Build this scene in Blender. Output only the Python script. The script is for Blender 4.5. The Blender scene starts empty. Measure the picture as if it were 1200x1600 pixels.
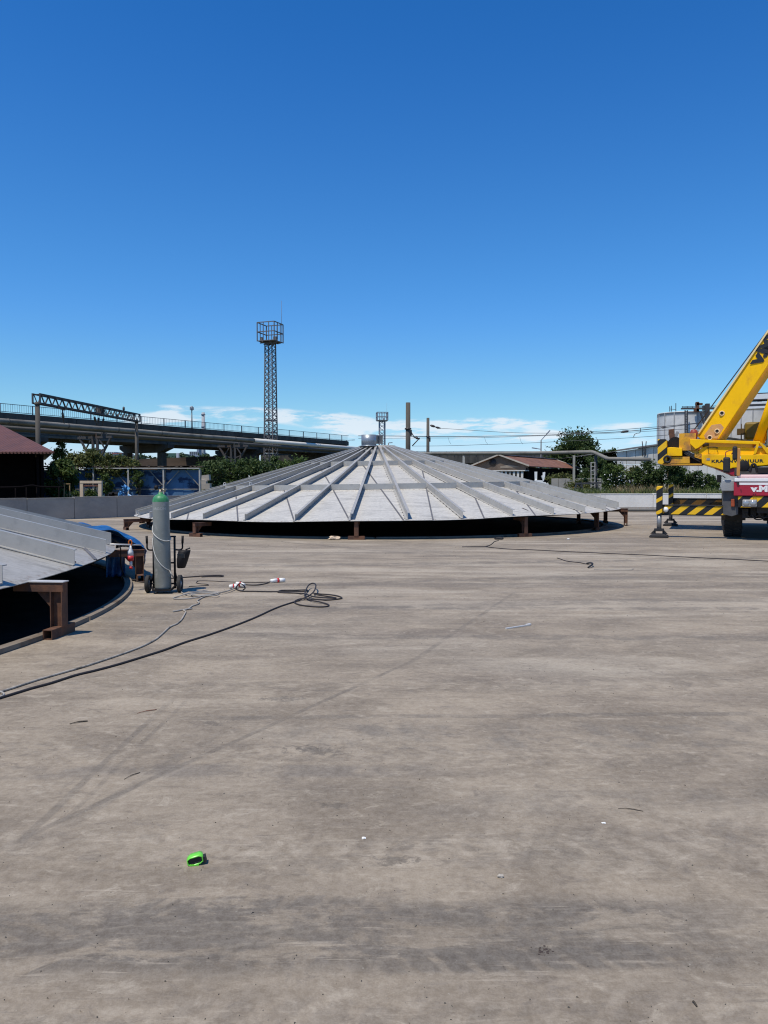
import bpy, bmesh, math, random
from mathutils import Vector, Matrix
from math import radians as R, sin, cos, pi, atan2, sqrt, hypot

SC = bpy.context.scene
COL = SC.collection
random.seed(11)

# ------------------------------------------------------------------ camera
F_PX, HOR, CAM_Z = 1202.0, 752.0, 1.6
PITCH = -math.atan((800 - HOR) / F_PX)
cam_d = bpy.data.cameras.new('camera')
cam_d.sensor_fit = 'VERTICAL'
cam_d.sensor_height = 36.0
cam_d.lens = 36.0 * F_PX / 1600.0
cam_d.clip_start = 0.05
cam_d.clip_end = 6000
cam = bpy.data.objects.new('camera', cam_d)
COL.objects.link(cam)
cam.location = (0, 0, CAM_Z)
cam.rotation_euler = (pi / 2 + PITCH, 0, 0)
SC.camera = cam
SC.render.resolution_x, SC.render.resolution_y = 768, 1024

# ------------------------------------------------------------------ sun and sky
SUN_EL, SUN_AZ = 65.0, 42.0          # azimuth: degrees from straight behind the camera towards its left
S_DIR = Vector((-cos(R(SUN_EL)) * sin(R(SUN_AZ)), -cos(R(SUN_EL)) * cos(R(SUN_AZ)), sin(R(SUN_EL))))
sun_d = bpy.data.lights.new('sun', 'SUN')
sun_d.energy = 4.4
sun_d.angle = R(0.53)
sun_d.color = (1.0, 0.925, 0.80)
sun = bpy.data.objects.new('sun', sun_d)
COL.objects.link(sun)
sun.rotation_euler = S_DIR.to_track_quat('Z', 'Y').to_euler()
sun.location = (0, 0, 60)

SC.view_settings.view_transform = 'Standard'
SC.view_settings.look = 'None'
SC.view_settings.exposure = 0.0
SC.view_settings.gamma = 1.0
SC.view_settings.use_curve_mapping = False
SC.cycles.max_bounces = 6
SC.cycles.use_denoising = True
SC.cycles.filter_width = 1.15


# ------------------------------------------------------------------ node expression helper
class E:
    """a socket with arithmetic"""
    def __init__(s, nt, sock):
        s.nt, s.s = nt, sock

    def _m(s, op, *args):
        n = s.nt.nodes.new('ShaderNodeMath')
        n.operation = op
        for i, a in enumerate((s,) + args):
            if isinstance(a, E):
                s.nt.links.new(a.s, n.inputs[i])
            else:
                n.inputs[i].default_value = a
        return E(s.nt, n.outputs[0])

    def __add__(s, o): return s._m('ADD', o)
    def __sub__(s, o): return s._m('SUBTRACT', o)
    def __mul__(s, o): return s._m('MULTIPLY', o)
    def __truediv__(s, o): return s._m('DIVIDE', o)
    def inv(s): return (s * -1.0) + 1.0
    def abs(s): return s._m('ABSOLUTE')
    def fract(s): return s._m('FRACT')
    def sqrt(s): return s._m('SQRT')
    def power(s, p): return s._m('POWER', p)
    def gt(s, v): return s._m('GREATER_THAN', v)
    def maxi(s, v): return s._m('MAXIMUM', v)
    def mini(s, v): return s._m('MINIMUM', v)
    def sine(s): return s._m('SINE')

    def step(s, a, b):
        n = s.nt.nodes.new('ShaderNodeMapRange')
        n.interpolation_type = 'SMOOTHSTEP'
        s.nt.links.new(s.s, n.inputs['Value'])
        lo, hi, o0, o1 = (a, b, 0.0, 1.0) if a < b else (b, a, 1.0, 0.0)
        n.inputs['From Min'].default_value = lo
        n.inputs['From Max'].default_value = hi
        n.inputs['To Min'].default_value = o0
        n.inputs['To Max'].default_value = o1
        return E(s.nt, n.outputs['Result'])


def coords(nt, kind='Object'):
    return E(nt, nt.nodes.new('ShaderNodeTexCoord').outputs[kind])


def vmul(v, sc, off=(0, 0, 0), rot=0.0):
    n = v.nt.nodes.new('ShaderNodeMapping')
    v.nt.links.new(v.s, n.inputs['Vector'])
    n.inputs['Scale'].default_value = sc
    n.inputs['Location'].default_value = off
    n.inputs['Rotation'].default_value = (0, 0, rot)
    return E(v.nt, n.outputs['Vector'])


def xyz(v):
    n = v.nt.nodes.new('ShaderNodeSeparateXYZ')
    v.nt.links.new(v.s, n.inputs[0])
    return [E(v.nt, n.outputs[i]) for i in range(3)]


def vec(nt, x, y, z):
    n = nt.nodes.new('ShaderNodeCombineXYZ')
    for i, a in enumerate((x, y, z)):
        if isinstance(a, E):
            nt.links.new(a.s, n.inputs[i])
        else:
            n.inputs[i].default_value = a
    return E(nt, n.outputs[0])


def noise(v, scale, detail=4.0, rough=0.55, dist=0.0):
    n = v.nt.nodes.new('ShaderNodeTexNoise')
    v.nt.links.new(v.s, n.inputs['Vector'])
    n.inputs['Scale'].default_value = scale
    n.inputs['Detail'].default_value = detail
    n.inputs['Roughness'].default_value = rough
    n.inputs['Distortion'].default_value = dist
    return E(v.nt, n.outputs['Fac'])


def mix(fac, a, b, mode='MIX'):
    nt = fac.nt
    n = nt.nodes.new('ShaderNodeMix')
    n.data_type = 'RGBA'
    n.blend_type = mode
    nt.links.new(fac.s, n.inputs[0])
    for i, c in ((6, a), (7, b)):
        if isinstance(c, E):
            nt.links.new(c.s, n.inputs[i])
        else:
            n.inputs[i].default_value = tuple(c) + (1.0,) if len(c) == 3 else c
    return E(nt, n.outputs[2])


def new_mat(name):
    m = bpy.data.materials.new(name)
    m.use_nodes = True
    nt = m.node_tree
    b = nt.nodes['Principled BSDF']
    return m, nt, b


def set_bump(nt, b, h, dist=0.01, strength=1.0):
    n = nt.nodes.new('ShaderNodeBump')
    n.inputs['Distance'].default_value = dist
    n.inputs['Strength'].default_value = strength
    nt.links.new(h.s, n.inputs['Height'])
    nt.links.new(n.outputs[0], b.inputs['Normal'])


def M(name, col, rough=0.6, metal=0.0, var=0.12, scale=3.0, col2=None, th=0.6, s2=2.0, stretch=(1, 1, 1),
      bump=0.0, bscale=25.0, spec=0.4, soft=0.12, fine=0.06):
    m, nt, b = new_mat(name)
    v = coords(nt)
    vs = vmul(v, stretch)
    n1 = noise(vs, scale, 5, 0.6)
    fac = n1.step(0.25, 0.75)
    lo = [c * (1 - var) for c in col]
    hi = [min(1, c * (1 + var)) for c in col]
    c = mix(fac, lo, hi)
    if fine:
        nf = noise(v, scale * 14, 3, 0.6).step(0.3, 0.7)
        c = mix(nf, c, mix(nf, [x * (1 - fine * 2) for x in col], [x * (1 + fine) for x in col]))
        c = mix(nf * 0.0 + 0.5, c, mix(fac, lo, hi))
    if col2:
        n2 = noise(vmul(v, stretch, (3.1, 7.7, 1.3)), s2, 6, 0.65)
        c = mix(n2.step(th - soft, th + soft), c, col2)
    nt.links.new(c.s, b.inputs['Base Color'])
    b.inputs['Metallic'].default_value = metal
    b.inputs['Specular IOR Level'].default_value = spec
    nr = noise(v, scale * 2.3, 3)
    rr = nr * 0.25 + (rough - 0.125)
    nt.links.new(rr.s, b.inputs['Roughness'])
    if bump:
        set_bump(nt, b, noise(vs, bscale, 4, 0.6), bump)
    return m


def leaf_mat(name, dark, light, seed=0.0):
    m, nt, b = new_mat(name)
    v = coords(nt)
    n1 = noise(vmul(v, (1, 1, 1), (seed, 0, 0)), 0.9, 3)
    n2 = noise(v, 9.0, 2)
    c = mix((n1 * 0.5 + n2 * 0.5).step(0.36, 0.64), dark, light)
    nt.links.new(c.s, b.inputs['Base Color'])
    b.inputs['Roughness'].default_value = 0.6
    b.inputs['Specular IOR Level'].default_value = 0.25
    tr = nt.nodes.new('ShaderNodeBsdfTranslucent')
    nt.links.new(c.s, tr.inputs['Color'])
    mx = nt.nodes.new('ShaderNodeMixShader')
    mx.inputs[0].default_value = 0.28
    nt.links.new(b.outputs[0], mx.inputs[1])
    nt.links.new(tr.outputs[0], mx.inputs[2])
    nt.links.new(mx.outputs[0], nt.nodes['Material Output'].inputs['Surface'])
    return m


# ------------------------------------------------------------------ sky
W = bpy.data.worlds.new('World')
SC.world = W
W.use_nodes = True
nt = W.node_tree
sky = nt.nodes.new('ShaderNodeTexSky')
sky.sky_type = 'NISHITA'
sky.sun_disc = False
sky.sun_elevation = R(SUN_EL)
sky.sun_rotation = R(180 + SUN_AZ)
sky.altitude = 0
sky.air_density = 1.0
sky.dust_density = 0.3
sky.ozone_density = 4.0
hs = nt.nodes.new('ShaderNodeHueSaturation')
hs.inputs['Saturation'].default_value = 1.0
hs.inputs['Value'].default_value = 1.0
nt.links.new(sky.outputs[0], hs.inputs['Color'])
d = coords(nt, 'Generated')
dx, dy, dz = xyz(d)
hyp = (dx * dx + dy * dy).sqrt()
el = dz / hyp.maxi(0.05)                       # tangent of the elevation
az = dx / hyp.maxi(0.05)
ta = dx / dy.abs().maxi(0.02)                  # tangent of the bearing
cv = vec(nt, dx * 7.0, dy * 7.0, el * 34.0)
n_big = noise(cv, 2.6, 8, 0.64, 0.35)
n_thin = noise(vec(nt, dx * 5.0, dy * 5.0, el * 46.0), 1.6, 6, 0.6)
field = el * 0.0
for (px_, py_, wx, wy, am) in ((275, 637, 48, 4, 0.55), (262, 652, 24, 8, 1.0), (232, 662, 36, 9, 0.7), (340, 656, 100, 11, 0.62), (398, 643, 55, 6, 0.6), (450, 652, 24, 7, 0.85),
                               (518, 654, 32, 8, 1.05), (560, 666, 60, 12, 0.85), (610, 676, 60, 12, 0.65), (690, 664, 44, 7, 0.85), (748, 664, 60, 8, 0.95), (790, 661, 18, 6, 1.0), (745, 682, 110, 9, 0.62),
                               (838, 662, 24, 5, 1.0), (850, 682, 46, 7, 0.8), (935, 676, 70, 8, 0.62), (995, 664, 50, 5, 0.5), (1010, 690, 60, 8, 0.55),
                               (-300, 660, 160, 12, 0.7), (1500, 655, 170, 12, 0.7), (-900, 650, 260, 14, 0.7), (2300, 650, 300, 14, 0.7)):
    a0, e0 = (px_ - 600) / F_PX, (HOR - py_) / F_PX / math.sqrt(1 + ((px_ - 600) / F_PX) ** 2)
    qa, qe = (ta - a0) * (F_PX / wx), (el - e0) * (F_PX / wy)
    field = field + (((qa * qa + qe * qe) * -0.7)._m('EXPONENT') * am)
puff = (field * (n_big.step(0.28, 0.72) * 1.25 + 0.10)).step(0.22, 0.84)
veil = n_thin.step(0.40, 0.75) * el.step(0.085, 0.03) * el.step(0.0, 0.012) * 0.20
cl = (puff * 0.72 + veil).mini(0.93)
hs.inputs['Saturation'].default_value = 1.22
tint = vec(nt, el.step(0.26, 0.06) * 0.17 + el.step(0.075, 0.01) * 0.16 + el.step(0.7, 0.2) * 0.36 + 0.40, el.step(0.66, 0.25) * 0.16 + 1.05, el.step(0.9, 0.4) * 0.10 + el.step(0.10, 0.22) * 0.16 + el.step(0.09, 0.005) * 0.42 + 1.26)
clear = mix(el * 0.0 + 1.0, E(nt, hs.outputs[0]), tint, 'MULTIPLY')
cc = mix(cl, clear, (8.6, 9.0, 9.6))
bg = nt.nodes['Background']
nt.links.new(cc.s, bg.inputs['Color'])
bg.inputs['Strength'].default_value = 0.1


# ------------------------------------------------------------------ picture -> place
CP, SP = cos(PITCH), sin(PITCH)


def ray(px, py):
    a, b = (px - 600) / F_PX, (800 - py) / F_PX
    return Vector((a, CP - b * SP, SP + b * CP))


def P(px, py, Y):
    r = ray(px, py)
    return Vector((0, 0, CAM_Z)) + r * (Y / r.y)


def G(px, py, z=0.0):
    r = ray(px, py)
    return Vector((0, 0, CAM_Z)) + r * ((z - CAM_Z) / r.z)


# ------------------------------------------------------------------ mesh builder
class MB:
    def __init__(s):
        s.v, s.f, s.m, s.cur, s.smooth = [], [], [], 0, []

    def add(s, vs, fs, smooth=False):
        o = len(s.v)
        s.v += [tuple(x) for x in vs]
        for f in fs:
            s.f.append([i + o for i in f])
            s.m.append(s.cur)
            s.smooth.append(smooth)
        return s

    def box(s, c, d, rot=None, taper=None):
        hx, hy, hz = d[0] / 2, d[1] / 2, d[2] / 2
        vs = [Vector((x * hx, y * hy, z * hz)) for z in (-1, 1) for y in (-1, 1) for x in (-1, 1)]
        if taper:
            for q in vs[4:]:
                q.x *= taper
                q.y *= taper
        if rot is not None:
            vs = [rot @ q for q in vs]
        c = Vector(c)
        return s.add([q + c for q in vs], [(0, 2, 3, 1), (4, 5, 7, 6), (0, 1, 5, 4), (2, 6, 7, 3), (0, 4, 6, 2), (1, 3, 7, 5)])

    def bar(s, a, b, w, h=None, up=(0, 0, 1)):
        h = h or w
        a, b = Vector(a), Vector(b)
        t = b - a
        L = t.length
        if L < 1e-6:
            return s
        t.normalize()
        u = Vector(up)
        if abs(t.dot(u)) > 0.98:
            u = Vector((1, 0, 0)) if abs(t.x) < 0.9 else Vector((0, 1, 0))
        x = t.cross(u).normalized()
        y = x.cross(t).normalized()
        vs = []
        for p in (a, b):
            for i, j in ((-1, -1), (1, -1), (1, 1), (-1, 1)):
                vs.append(p + x * (i * w / 2) + y * (j * h / 2))
        return s.add(vs, [(3, 2, 1, 0), (4, 5, 6, 7), (0, 1, 5, 4), (1, 2, 6, 5), (2, 3, 7, 6), (3, 0, 4, 7)])

    def cyl(s, a, b, r0, r1=None, n=12, caps=True):
        r1 = r0 if r1 is None else r1
        a, b = Vector(a), Vector(b)
        t = (b - a).normalized()
        u = Vector((0, 0, 1)) if abs(t.z) < 0.95 else Vector((1, 0, 0))
        x = t.cross(u).normalized()
        y = x.cross(t)
        vs = []
        for p, r in ((a, r0), (b, r1)):
            for i in range(n):
                an = 2 * pi * i / n
                vs.append(p + x * (cos(an) * r) + y * (sin(an) * r))
        fs = [(i, (i + 1) % n, n + (i + 1) % n, n + i) for i in range(n)]
        s.add(vs, [f[::-1] for f in fs], True)
        if caps:
            o = len(s.v) - 2 * n
            s.f += [[o + i for i in range(n)], [o + n + i for i in range(n)][::-1]]
            s.m += [s.cur] * 2
            s.smooth += [False] * 2
        return s

    def tube(s, pts, r, n=8, closed=False, caps=True):
        pts = [Vector(p) for p in pts]
        N = len(pts)
        rs = r if isinstance(r, (list, tuple)) else [r] * N
        o = len(s.v)
        prev = None
        for i, p in enumerate(pts):
            if closed:
                t = pts[(i + 1) % N] - pts[i - 1]
            else:
                t = pts[min(i + 1, N - 1)] - pts[max(i - 1, 0)]
            if t.length < 1e-9:
                t = Vector((1, 0, 0))
            t.normalize()
            if prev is None:
                u = Vector((0, 0, 1)) if abs(t.z) < 0.9 else Vector((1, 0, 0))
                x = t.cross(u).normalized()
            else:
                x = (prev - t * prev.dot(t))
                x = x.normalized() if x.length > 1e-6 else t.orthogonal().normalized()
            prev = x
            y = t.cross(x)
            for k in range(n):
                an = 2 * pi * k / n
                s.v.append(tuple(p + x * (cos(an) * rs[i]) + y * (sin(an) * rs[i])))
        for i in range(N if closed else N - 1):
            j = (i + 1) % N
            for k in range(n):
                l = (k + 1) % n
                s.f.append([o + i * n + k, o + i * n + l, o + j * n + l, o + j * n + k])
                s.m.append(s.cur)
                s.smooth.append(True)
        if caps and not closed:
            s.f += [[o + k for k in range(n)][::-1], [o + (N - 1) * n + k for k in range(n)]]
            s.m += [s.cur] * 2
            s.smooth += [False] * 2
        return s

    def lathe(s, prof, n=24, c=(0, 0, 0), axis='Z'):
        c = Vector(c)
        o = len(s.v)
        for r, z in prof:
            for k in range(n):
                a = 2 * pi * k / n
                q = (r * cos(a), r * sin(a), z)
                if axis == 'X':
                    q = (z, r * cos(a), r * sin(a))
                elif axis == 'Y':
                    q = (r * cos(a), z, r * sin(a))
                s.v.append(tuple(c + Vector(q)))
        for i in range(len(prof) - 1):
            for k in range(n):
                l = (k + 1) % n
                f = [o + i * n + k, o + i * n + l, o + (i + 1) * n + l, o + (i + 1) * n + k]
                s.f.append(f if axis != 'Y' else f[::-1])
                s.m.append(s.cur)
                s.smooth.append(True)
        return s

    def prism(s, poly, off):
        """polygon (list of 3-D points) extruded by the vector off"""
        n = len(poly)
        off = Vector(off)
        a = [Vector(p) for p in poly]
        vs = a + [p + off for p in a]
        nrm = Vector((0, 0, 0))
        for i in range(n):
            nrm += a[i].cross(a[(i + 1) % n])
        fs = [(i, (i + 1) % n, n + (i + 1) % n, n + i) for i in range(n)]
        top, bot = tuple(range(n)), tuple(range(2 * n - 1, n - 1, -1))
        if nrm.dot(off) > 0:
            fs2 = [top[::-1], bot[::-1]] + fs
        else:
            fs2 = [top, bot] + [f[::-1] for f in fs]
        return s.add(vs, fs2)

    def build(s, name, mats, parent=None, kind=None, bevel=0.0, label=None):
        me = bpy.data.meshes.new(name)
        me.from_pydata(s.v, [], s.f)
        mats = mats if isinstance(mats, (list, tuple)) else [mats]
        for mm in mats:
            me.materials.append(mm)
        if len(mats) > 1:
            me.polygons.foreach_set('material_index', s.m)
        me.polygons.foreach_set('use_smooth', s.smooth)
        me.update()
        o = bpy.data.objects.new(name, me)
        COL.objects.link(o)
        if parent is not None:
            o.parent = parent
            if parent.get('_world'):
                o.matrix_parent_inverse = pmat(parent).inverted()
        if kind:
            o['kind'] = kind
        if label:
            o['label'] = label
        if bevel:
            b = o.modifiers.new('bevel', 'BEVEL')
            b.width = bevel
            b.segments = 2
            b.limit_method = 'ANGLE'
            b.angle_limit = R(40)
        return o


def pmat(o):
    m = Matrix.LocRotScale(o.location, o.rotation_euler, o.scale)
    if o.parent is not None:
        return pmat(o.parent) @ o.matrix_parent_inverse @ m
    return m


def tag(o, label, cat, group=None):
    o['label'] = label
    o['category'] = cat
    if group:
        o['group'] = group
    return o


def thing(name, label, cat, loc=(0, 0, 0), rz=0.0, group=None, world=False):
    """an Empty at the thing's base; world=True: its children are built in world coordinates"""
    o = bpy.data.objects.new(name, None)
    COL.objects.link(o)
    o.empty_display_size = 0.2
    o.location = loc
    o.rotation_euler = (0, 0, rz)
    if world:
        o['_world'] = 1
    return tag(o, label, cat, group)


def dup(o, parent=None):
    c = o.copy()
    COL.objects.link(c)
    if parent is not None:
        c.parent = parent
    for ch in list(o.children):
        dup(ch, c)
    return c


def structure(o):
    o['kind'] = 'structure'
    return o


def smooth_path(pts, k=6):
    pts = [Vector(p) for p in pts]
    out = []
    for i in range(len(pts) - 1):
        p0, p1, p2, p3 = pts[max(i - 1, 0)], pts[i], pts[i + 1], pts[min(i + 2, len(pts) - 1)]
        for j in range(k):
            t = j / k
            out.append(0.5 * ((2 * p1) + (p2 - p0) * t + (2 * p0 - 5 * p1 + 4 * p2 - p3) * t * t + (3 * p1 - p0 - 3 * p2 + p3) * t ** 3))
    out.append(pts[-1])
    return out


def text_mesh(name, body, size, mat, parent, loc, rot, sx=1.0, bold=0.0, depth=0.002, align='LEFT', shear=0.0, spacing=1.0):
    cu = bpy.data.curves.new(name, 'FONT')
    cu.body = body
    cu.size = size
    cu.offset = bold
    cu.extrude = depth
    cu.align_x = align
    cu.shear = shear
    cu.space_character = spacing
    o = bpy.data.objects.new('tmp_text', cu)
    COL.objects.link(o)
    dg = bpy.context.evaluated_depsgraph_get()
    me = bpy.data.meshes.new_from_object(o.evaluated_get(dg))
    bpy.data.objects.remove(o)
    me.transform(Matrix.Diagonal((sx, 1, 1, 1)))
    me.name = name
    me.materials.clear()
    me.materials.append(mat)
    t = bpy.data.objects.new(name, me)
    COL.objects.link(t)
    t.parent = parent
    t.location = loc
    t.rotation_euler = rot
    return t


# ------------------------------------------------------------------ foliage
def foliage(mb, c, rad, n, leaf=0.2, clumps=22, seed=0, fill=0.5):
    rg = random.Random(seed)
    c = Vector(c)
    cs = []
    for i in range(clumps):
        while True:
            q = Vector((rg.uniform(-1, 1), rg.uniform(-1, 1), rg.uniform(-1, 1)))
            if 0.05 < q.length < 1:
                break
        q = q.normalized() * (q.length ** fill)
        sm = rg.random() < 0.35
        cs.append((Vector((q.x * rad[0], q.y * rad[1], q.z * rad[2])) * (1.0 if sm else 0.80), rg.uniform(0.10, 0.18) if sm else rg.uniform(0.18, 0.42)))
    rm = (rad[0] + rad[1] + rad[2]) / 3
    for i in range(n):
        k, cr = cs[rg.randrange(clumps)]
        q = Vector((rg.gauss(0, 1), rg.gauss(0, 1), rg.gauss(0, 0.8))) * (cr * rm * 0.62)
        p = c + k + q
        nrm = Vector((rg.gauss(0, 1), rg.gauss(0, 1), rg.gauss(0.5, 1))).normalized()
        a = nrm.orthogonal().normalized()
        a.rotate(Matrix.Rotation(rg.uniform(0, 2 * pi), 3, nrm))
        b = nrm.cross(a)
        l = leaf * rg.uniform(0.6, 1.3)
        w = l * 0.55
        mb.add([p - a * l * 0.5, p + b * w * 0.5, p + a * l * 0.5 + nrm * l * 0.12, p - b * w * 0.5], [(0, 1, 2, 3)])
    return cs


def limb(mb, a, b, r0, r1, rg, k=5, wob=0.08):
    a, b = Vector(a), Vector(b)
    L = (b - a).length
    pts, rs = [], []
    for i in range(k + 1):
        t = i / k
        p = a.lerp(b, t)
        if 0 < i < k:
            p += Vector((rg.uniform(-1, 1), rg.uniform(-1, 1), rg.uniform(-0.4, 0.4))) * L * wob
        pts.append(p)
        rs.append(r0 + (r1 - r0) * t)
    mb.tube(pts, rs, 7)
    return pts


def tree(name, label, cat, base, height, crown_c, crown_r, n, leafm, barkm, leaf=0.22, trunk=0.16, clumps=26, seed=1, group=None, extra=(), fill=0.5):
    rg = random.Random(seed)
    t = thing(name, label, cat, base, group=group, world=True)
    base = Vector(base)
    cc = base + Vector(crown_c)
    mb = MB()
    top = cc + Vector((0, 0, crown_r[2] * 0.45))
    main = limb(mb, base, top, trunk, trunk * 0.3, rg)
    for i in range(6):
        an = rg.uniform(0, 2 * pi)
        st = base.lerp(top, rg.uniform(0.3, 0.7))
        en = cc + Vector((cos(an) * crown_r[0] * 0.7, sin(an) * crown_r[1] * 0.7, rg.uniform(-0.2, 0.6) * crown_r[2]))
        limb(mb, st, en, trunk * 0.45, trunk * 0.1, rg, 4)
    mb.build('trunk', barkm, t)
    fb = MB()
    foliage(fb, cc, crown_r, n, leaf, clumps, seed, fill)
    for j, (ec, er, en) in enumerate(extra):
        foliage(fb, base + Vector(ec), er, en, leaf, 10, seed + 50 + j)
    fb.build('crown', leafm, t)
    return t

# ================================================================== MATERIALS
def ground_material():
    m, nt, b = new_mat('yard_concrete')
    v = coords(nt)
    x, y, z = xyz(v)
    big = noise(vmul(v, (0.5, 1.0, 1)), 0.22, 4, 0.6)
    mid = noise(vmul(v, (0.62, 1.0, 1)), 1.5, 7, 0.68, 0.6)
    streak = noise(vmul(v, (0.16, 1.5, 1), (4, 9, 0)), 1.5, 6, 0.6, 0.3)
    fine = noise(v, 22.0, 6, 0.7)
    grit = noise(v, 120.0, 3, 0.7)
    c = mix(mid.step(0.30, 0.70), (0.195, 0.160, 0.126), (0.340, 0.286, 0.230))
    c = mix(big.step(0.52, 0.72) * 0.55, c, (0.25, 0.232, 0.208))                 # cooler cement patches
    c = mix(streak.step(0.50, 0.68) * (y.step(3.5, 9.0) * 0.36 + 0.16), c, (0.150, 0.122, 0.104))             # dark sweeps of dirt
    pale = noise(vmul(v, (0.3, 1.1, 1), (11, 3, 0)), 1.0, 6, 0.65, 0.5)
    c = mix(pale.step(0.52, 0.70) * (y.step(3.5, 9.0) * 0.35 + 0.35), c, (0.44, 0.385, 0.325))                 # pale dust
    far_blotch = noise(vmul(v, (0.07, 0.3, 1), (2, 5, 0)), 1.1, 5, 0.6, 0.4)
    c = mix(far_blotch.step(0.48, 0.66) * 0.34, c, (0.150, 0.128, 0.112))
    fs_ = noise(vmul(v, (0.05, 0.55, 1), (7, 1, 0)), 1.6, 5, 0.62, 0.5)
    c = mix(fs_.step(0.52, 0.64) * y.step(6.0, 12.0) * 0.48, c, (0.50, 0.44, 0.375))
    c = mix(fs_.step(0.48, 0.36) * y.step(6.0, 12.0) * 0.42, c, (0.135, 0.113, 0.098))
    cr = noise(vmul(v, (0.75, 1.2, 1), (2, 8, 0)), 7.0, 8, 0.76, 0.9)
    c = mix(cr.step(0.53, 0.66) * 0.55, c, (0.155, 0.130, 0.112))
    c = mix(cr.step(0.47, 0.34) * 0.50, c, (0.42, 0.37, 0.315))

    def band(p0, p1, hw, t0, t1, soft=0.35, wob=0.06):
        """mask of a straight tyre band from p0 to p1; returns mask, along, across"""
        dxx, dyy = p1[0] - p0[0], p1[1] - p0[1]
        L = hypot(dxx, dyy)
        ux, uy = dxx / L, dyy / L
        rx, ry = x - p0[0], y - p0[1]
        t = rx * ux + ry * uy
        s = ry * ux - rx * uy + (noise(v, 1.1, 3) - 0.5) * wob
        msk = s.abs().step(hw, hw * (1 - soft)) * t.step(t0 - 0.4, t0 + 0.3) * t.step(t1 + 0.4, t1 - 0.5)
        return msk, t, s

    def arc(c0, rad, hw, soft=0.4, wob=0.08):
        rx, ry = x - c0[0], y - c0[1]
        s = (rx * rx + ry * ry).sqrt() - rad + (noise(v, 1.1, 3) - 0.5) * wob
        return s.abs().step(hw, hw * (1 - soft)), s

    brk = noise(v, 3.2, 5, 0.65)
    # broad soiled tyre band close to the camera
    wob1 = noise(v, 7.0, 4, 0.65) - 0.5
    dirt = noise(vmul(v, (0.55, 1.3, 1), (1, 6, 0)), 5.0, 7, 0.72, 0.6)
    k, t, s = band((-2.0, 2.62), (2.6, 2.72), 0.27, -0.6, 3.3, 0.55, 0.16)
    tw, sw = t + wob1 * 0.10, s + wob1 * 0.05
    lug = ((tw * 7.5 + sw.abs() * 3.0).fract() - 0.5).abs().step(0.18, 0.30)
    edge = s.abs().step(0.05, 0.2)
    k1 = k * (dirt.step(0.38, 0.56) * 0.70 + lug * edge * dirt.step(0.36, 0.52) * 0.6 + 0.20).mini(0.95)
    c = mix(k1, c, (0.128, 0.110, 0.096))
    lines = ((sw * 14.0 + noise(vmul(v, (0.4, 1, 1)), 3.0, 4) * 2.2).fract() - 0.5).abs().step(0.34, 0.47)
    c = mix(k * lines * 0.20 * dirt.step(0.48, 0.60), c, (0.38, 0.335, 0.28))
    # clear lug prints
    k, t, s = band((-0.05, 2.50), (1.9, 2.56), 0.075, 0.1, 1.05, 0.4, 0.04)
    lug = ((t * 9.0 + s * 5.0 + wob1 * 0.5).fract() - 0.5).abs().step(0.42, 0.28)
    c = mix(k * lug * 0.8 * brk.step(0.30, 0.44), c, (0.120, 0.104, 0.092))
    k, t, s = band((-1.3, 2.83), (2.6, 2.93), 0.06, 0.3, 1.3, 0.3, 0.05)
    lug = ((t * 6.5 - s * 4.0 + wob1 * 0.6).fract() - 0.5).abs().step(0.42, 0.30)
    c = mix(k * lug * dirt.step(0.42, 0.55) * 0.7, c, (0.130, 0.113, 0.10))
    # ghost prints of wide tyres all over the near yard
    for p0, p1, hw, ff, sl, am in (((-2, 3.35), (3, 3.15), 0.16, 5.5, 3.0, 0.34), ((-1.5, 2.15), (2.5, 2.25), 0.16, 6.5, -4.0, 0.36), ((-2.5, 4.55), (4, 4.3), 0.15, 5.0, 3.5, 0.32), ((0.3, 3.3), (4, 3.75), 0.17, 6.0, -3.0, 0.34), ((-3, 5.9), (5, 6.1), 0.2, 4.0, 3.0, 0.32)):
        k, t, s = band(p0, p1, hw, -1.0, 7.0, 0.3, 0.12)
        lug = ((t * ff + s.abs() * sl + wob1 * 0.7).fract() - 0.5).abs().step(0.40, 0.24)
        c = mix(k * lug * dirt.step(0.44, 0.58) * am, c, (0.155, 0.133, 0.115))
        c = mix(k * lug.inv() * dirt.step(0.56, 0.44) * am * 0.8, c, (0.39, 0.34, 0.29))
    # scuffs and scratches
    for rt, sc_, off, am in ((0.25, 2.6, (1, 1, 0), 0.5), (-0.35, 3.4, (4, 2, 0), 0.5), (1.1, 2.2, (8, 5, 0), 0.4)):
        ns_ = noise(vmul(v, (0.8, 11.0, 1), off, rt), sc_, 4, 0.6, 0.25)
        c = mix(ns_.step(0.60, 0.72) * am * brk.step(0.42, 0.60), c, (0.150, 0.128, 0.110))
        c = mix(ns_.step(0.40, 0.30) * am * 0.8 * brk.step(0.58, 0.42), c, (0.43, 0.375, 0.32))
    # second band across the middle distance, with repeated prints
    k, t, s = band((-1.0, 5.15), (4.0, 5.28), 0.055, -0.2, 6.0, 0.5, 0.05)
    c = mix(k * brk.step(0.3, 0.6) * 0.6, c, (0.13, 0.113, 0.10))
    k, t, s = band((-0.6, 4.75), (4.0, 4.85), 0.32, 0.0, 5.5, 0.4, 0.1)
    lug = ((t * 4.2 + s * 2.0).fract() - 0.5).abs().step(0.42, 0.25)
    c = mix(k * brk.step(0.42, 0.66) * (lug * 0.4 + 0.35), c, (0.165, 0.145, 0.128))
    k, t, s = band((-3.0, 4.15), (0.2, 4.2), 0.13, -0.5, 3.4, 0.6, 0.15)
    c = mix(k * brk.step(0.35, 0.6) * 0.6, c, (0.150, 0.131, 0.118))
    k, t, s = band((0.2, 3.75), (3.5, 3.85), 0.22, 0.0, 3.5, 0.6, 0.15)
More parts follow.
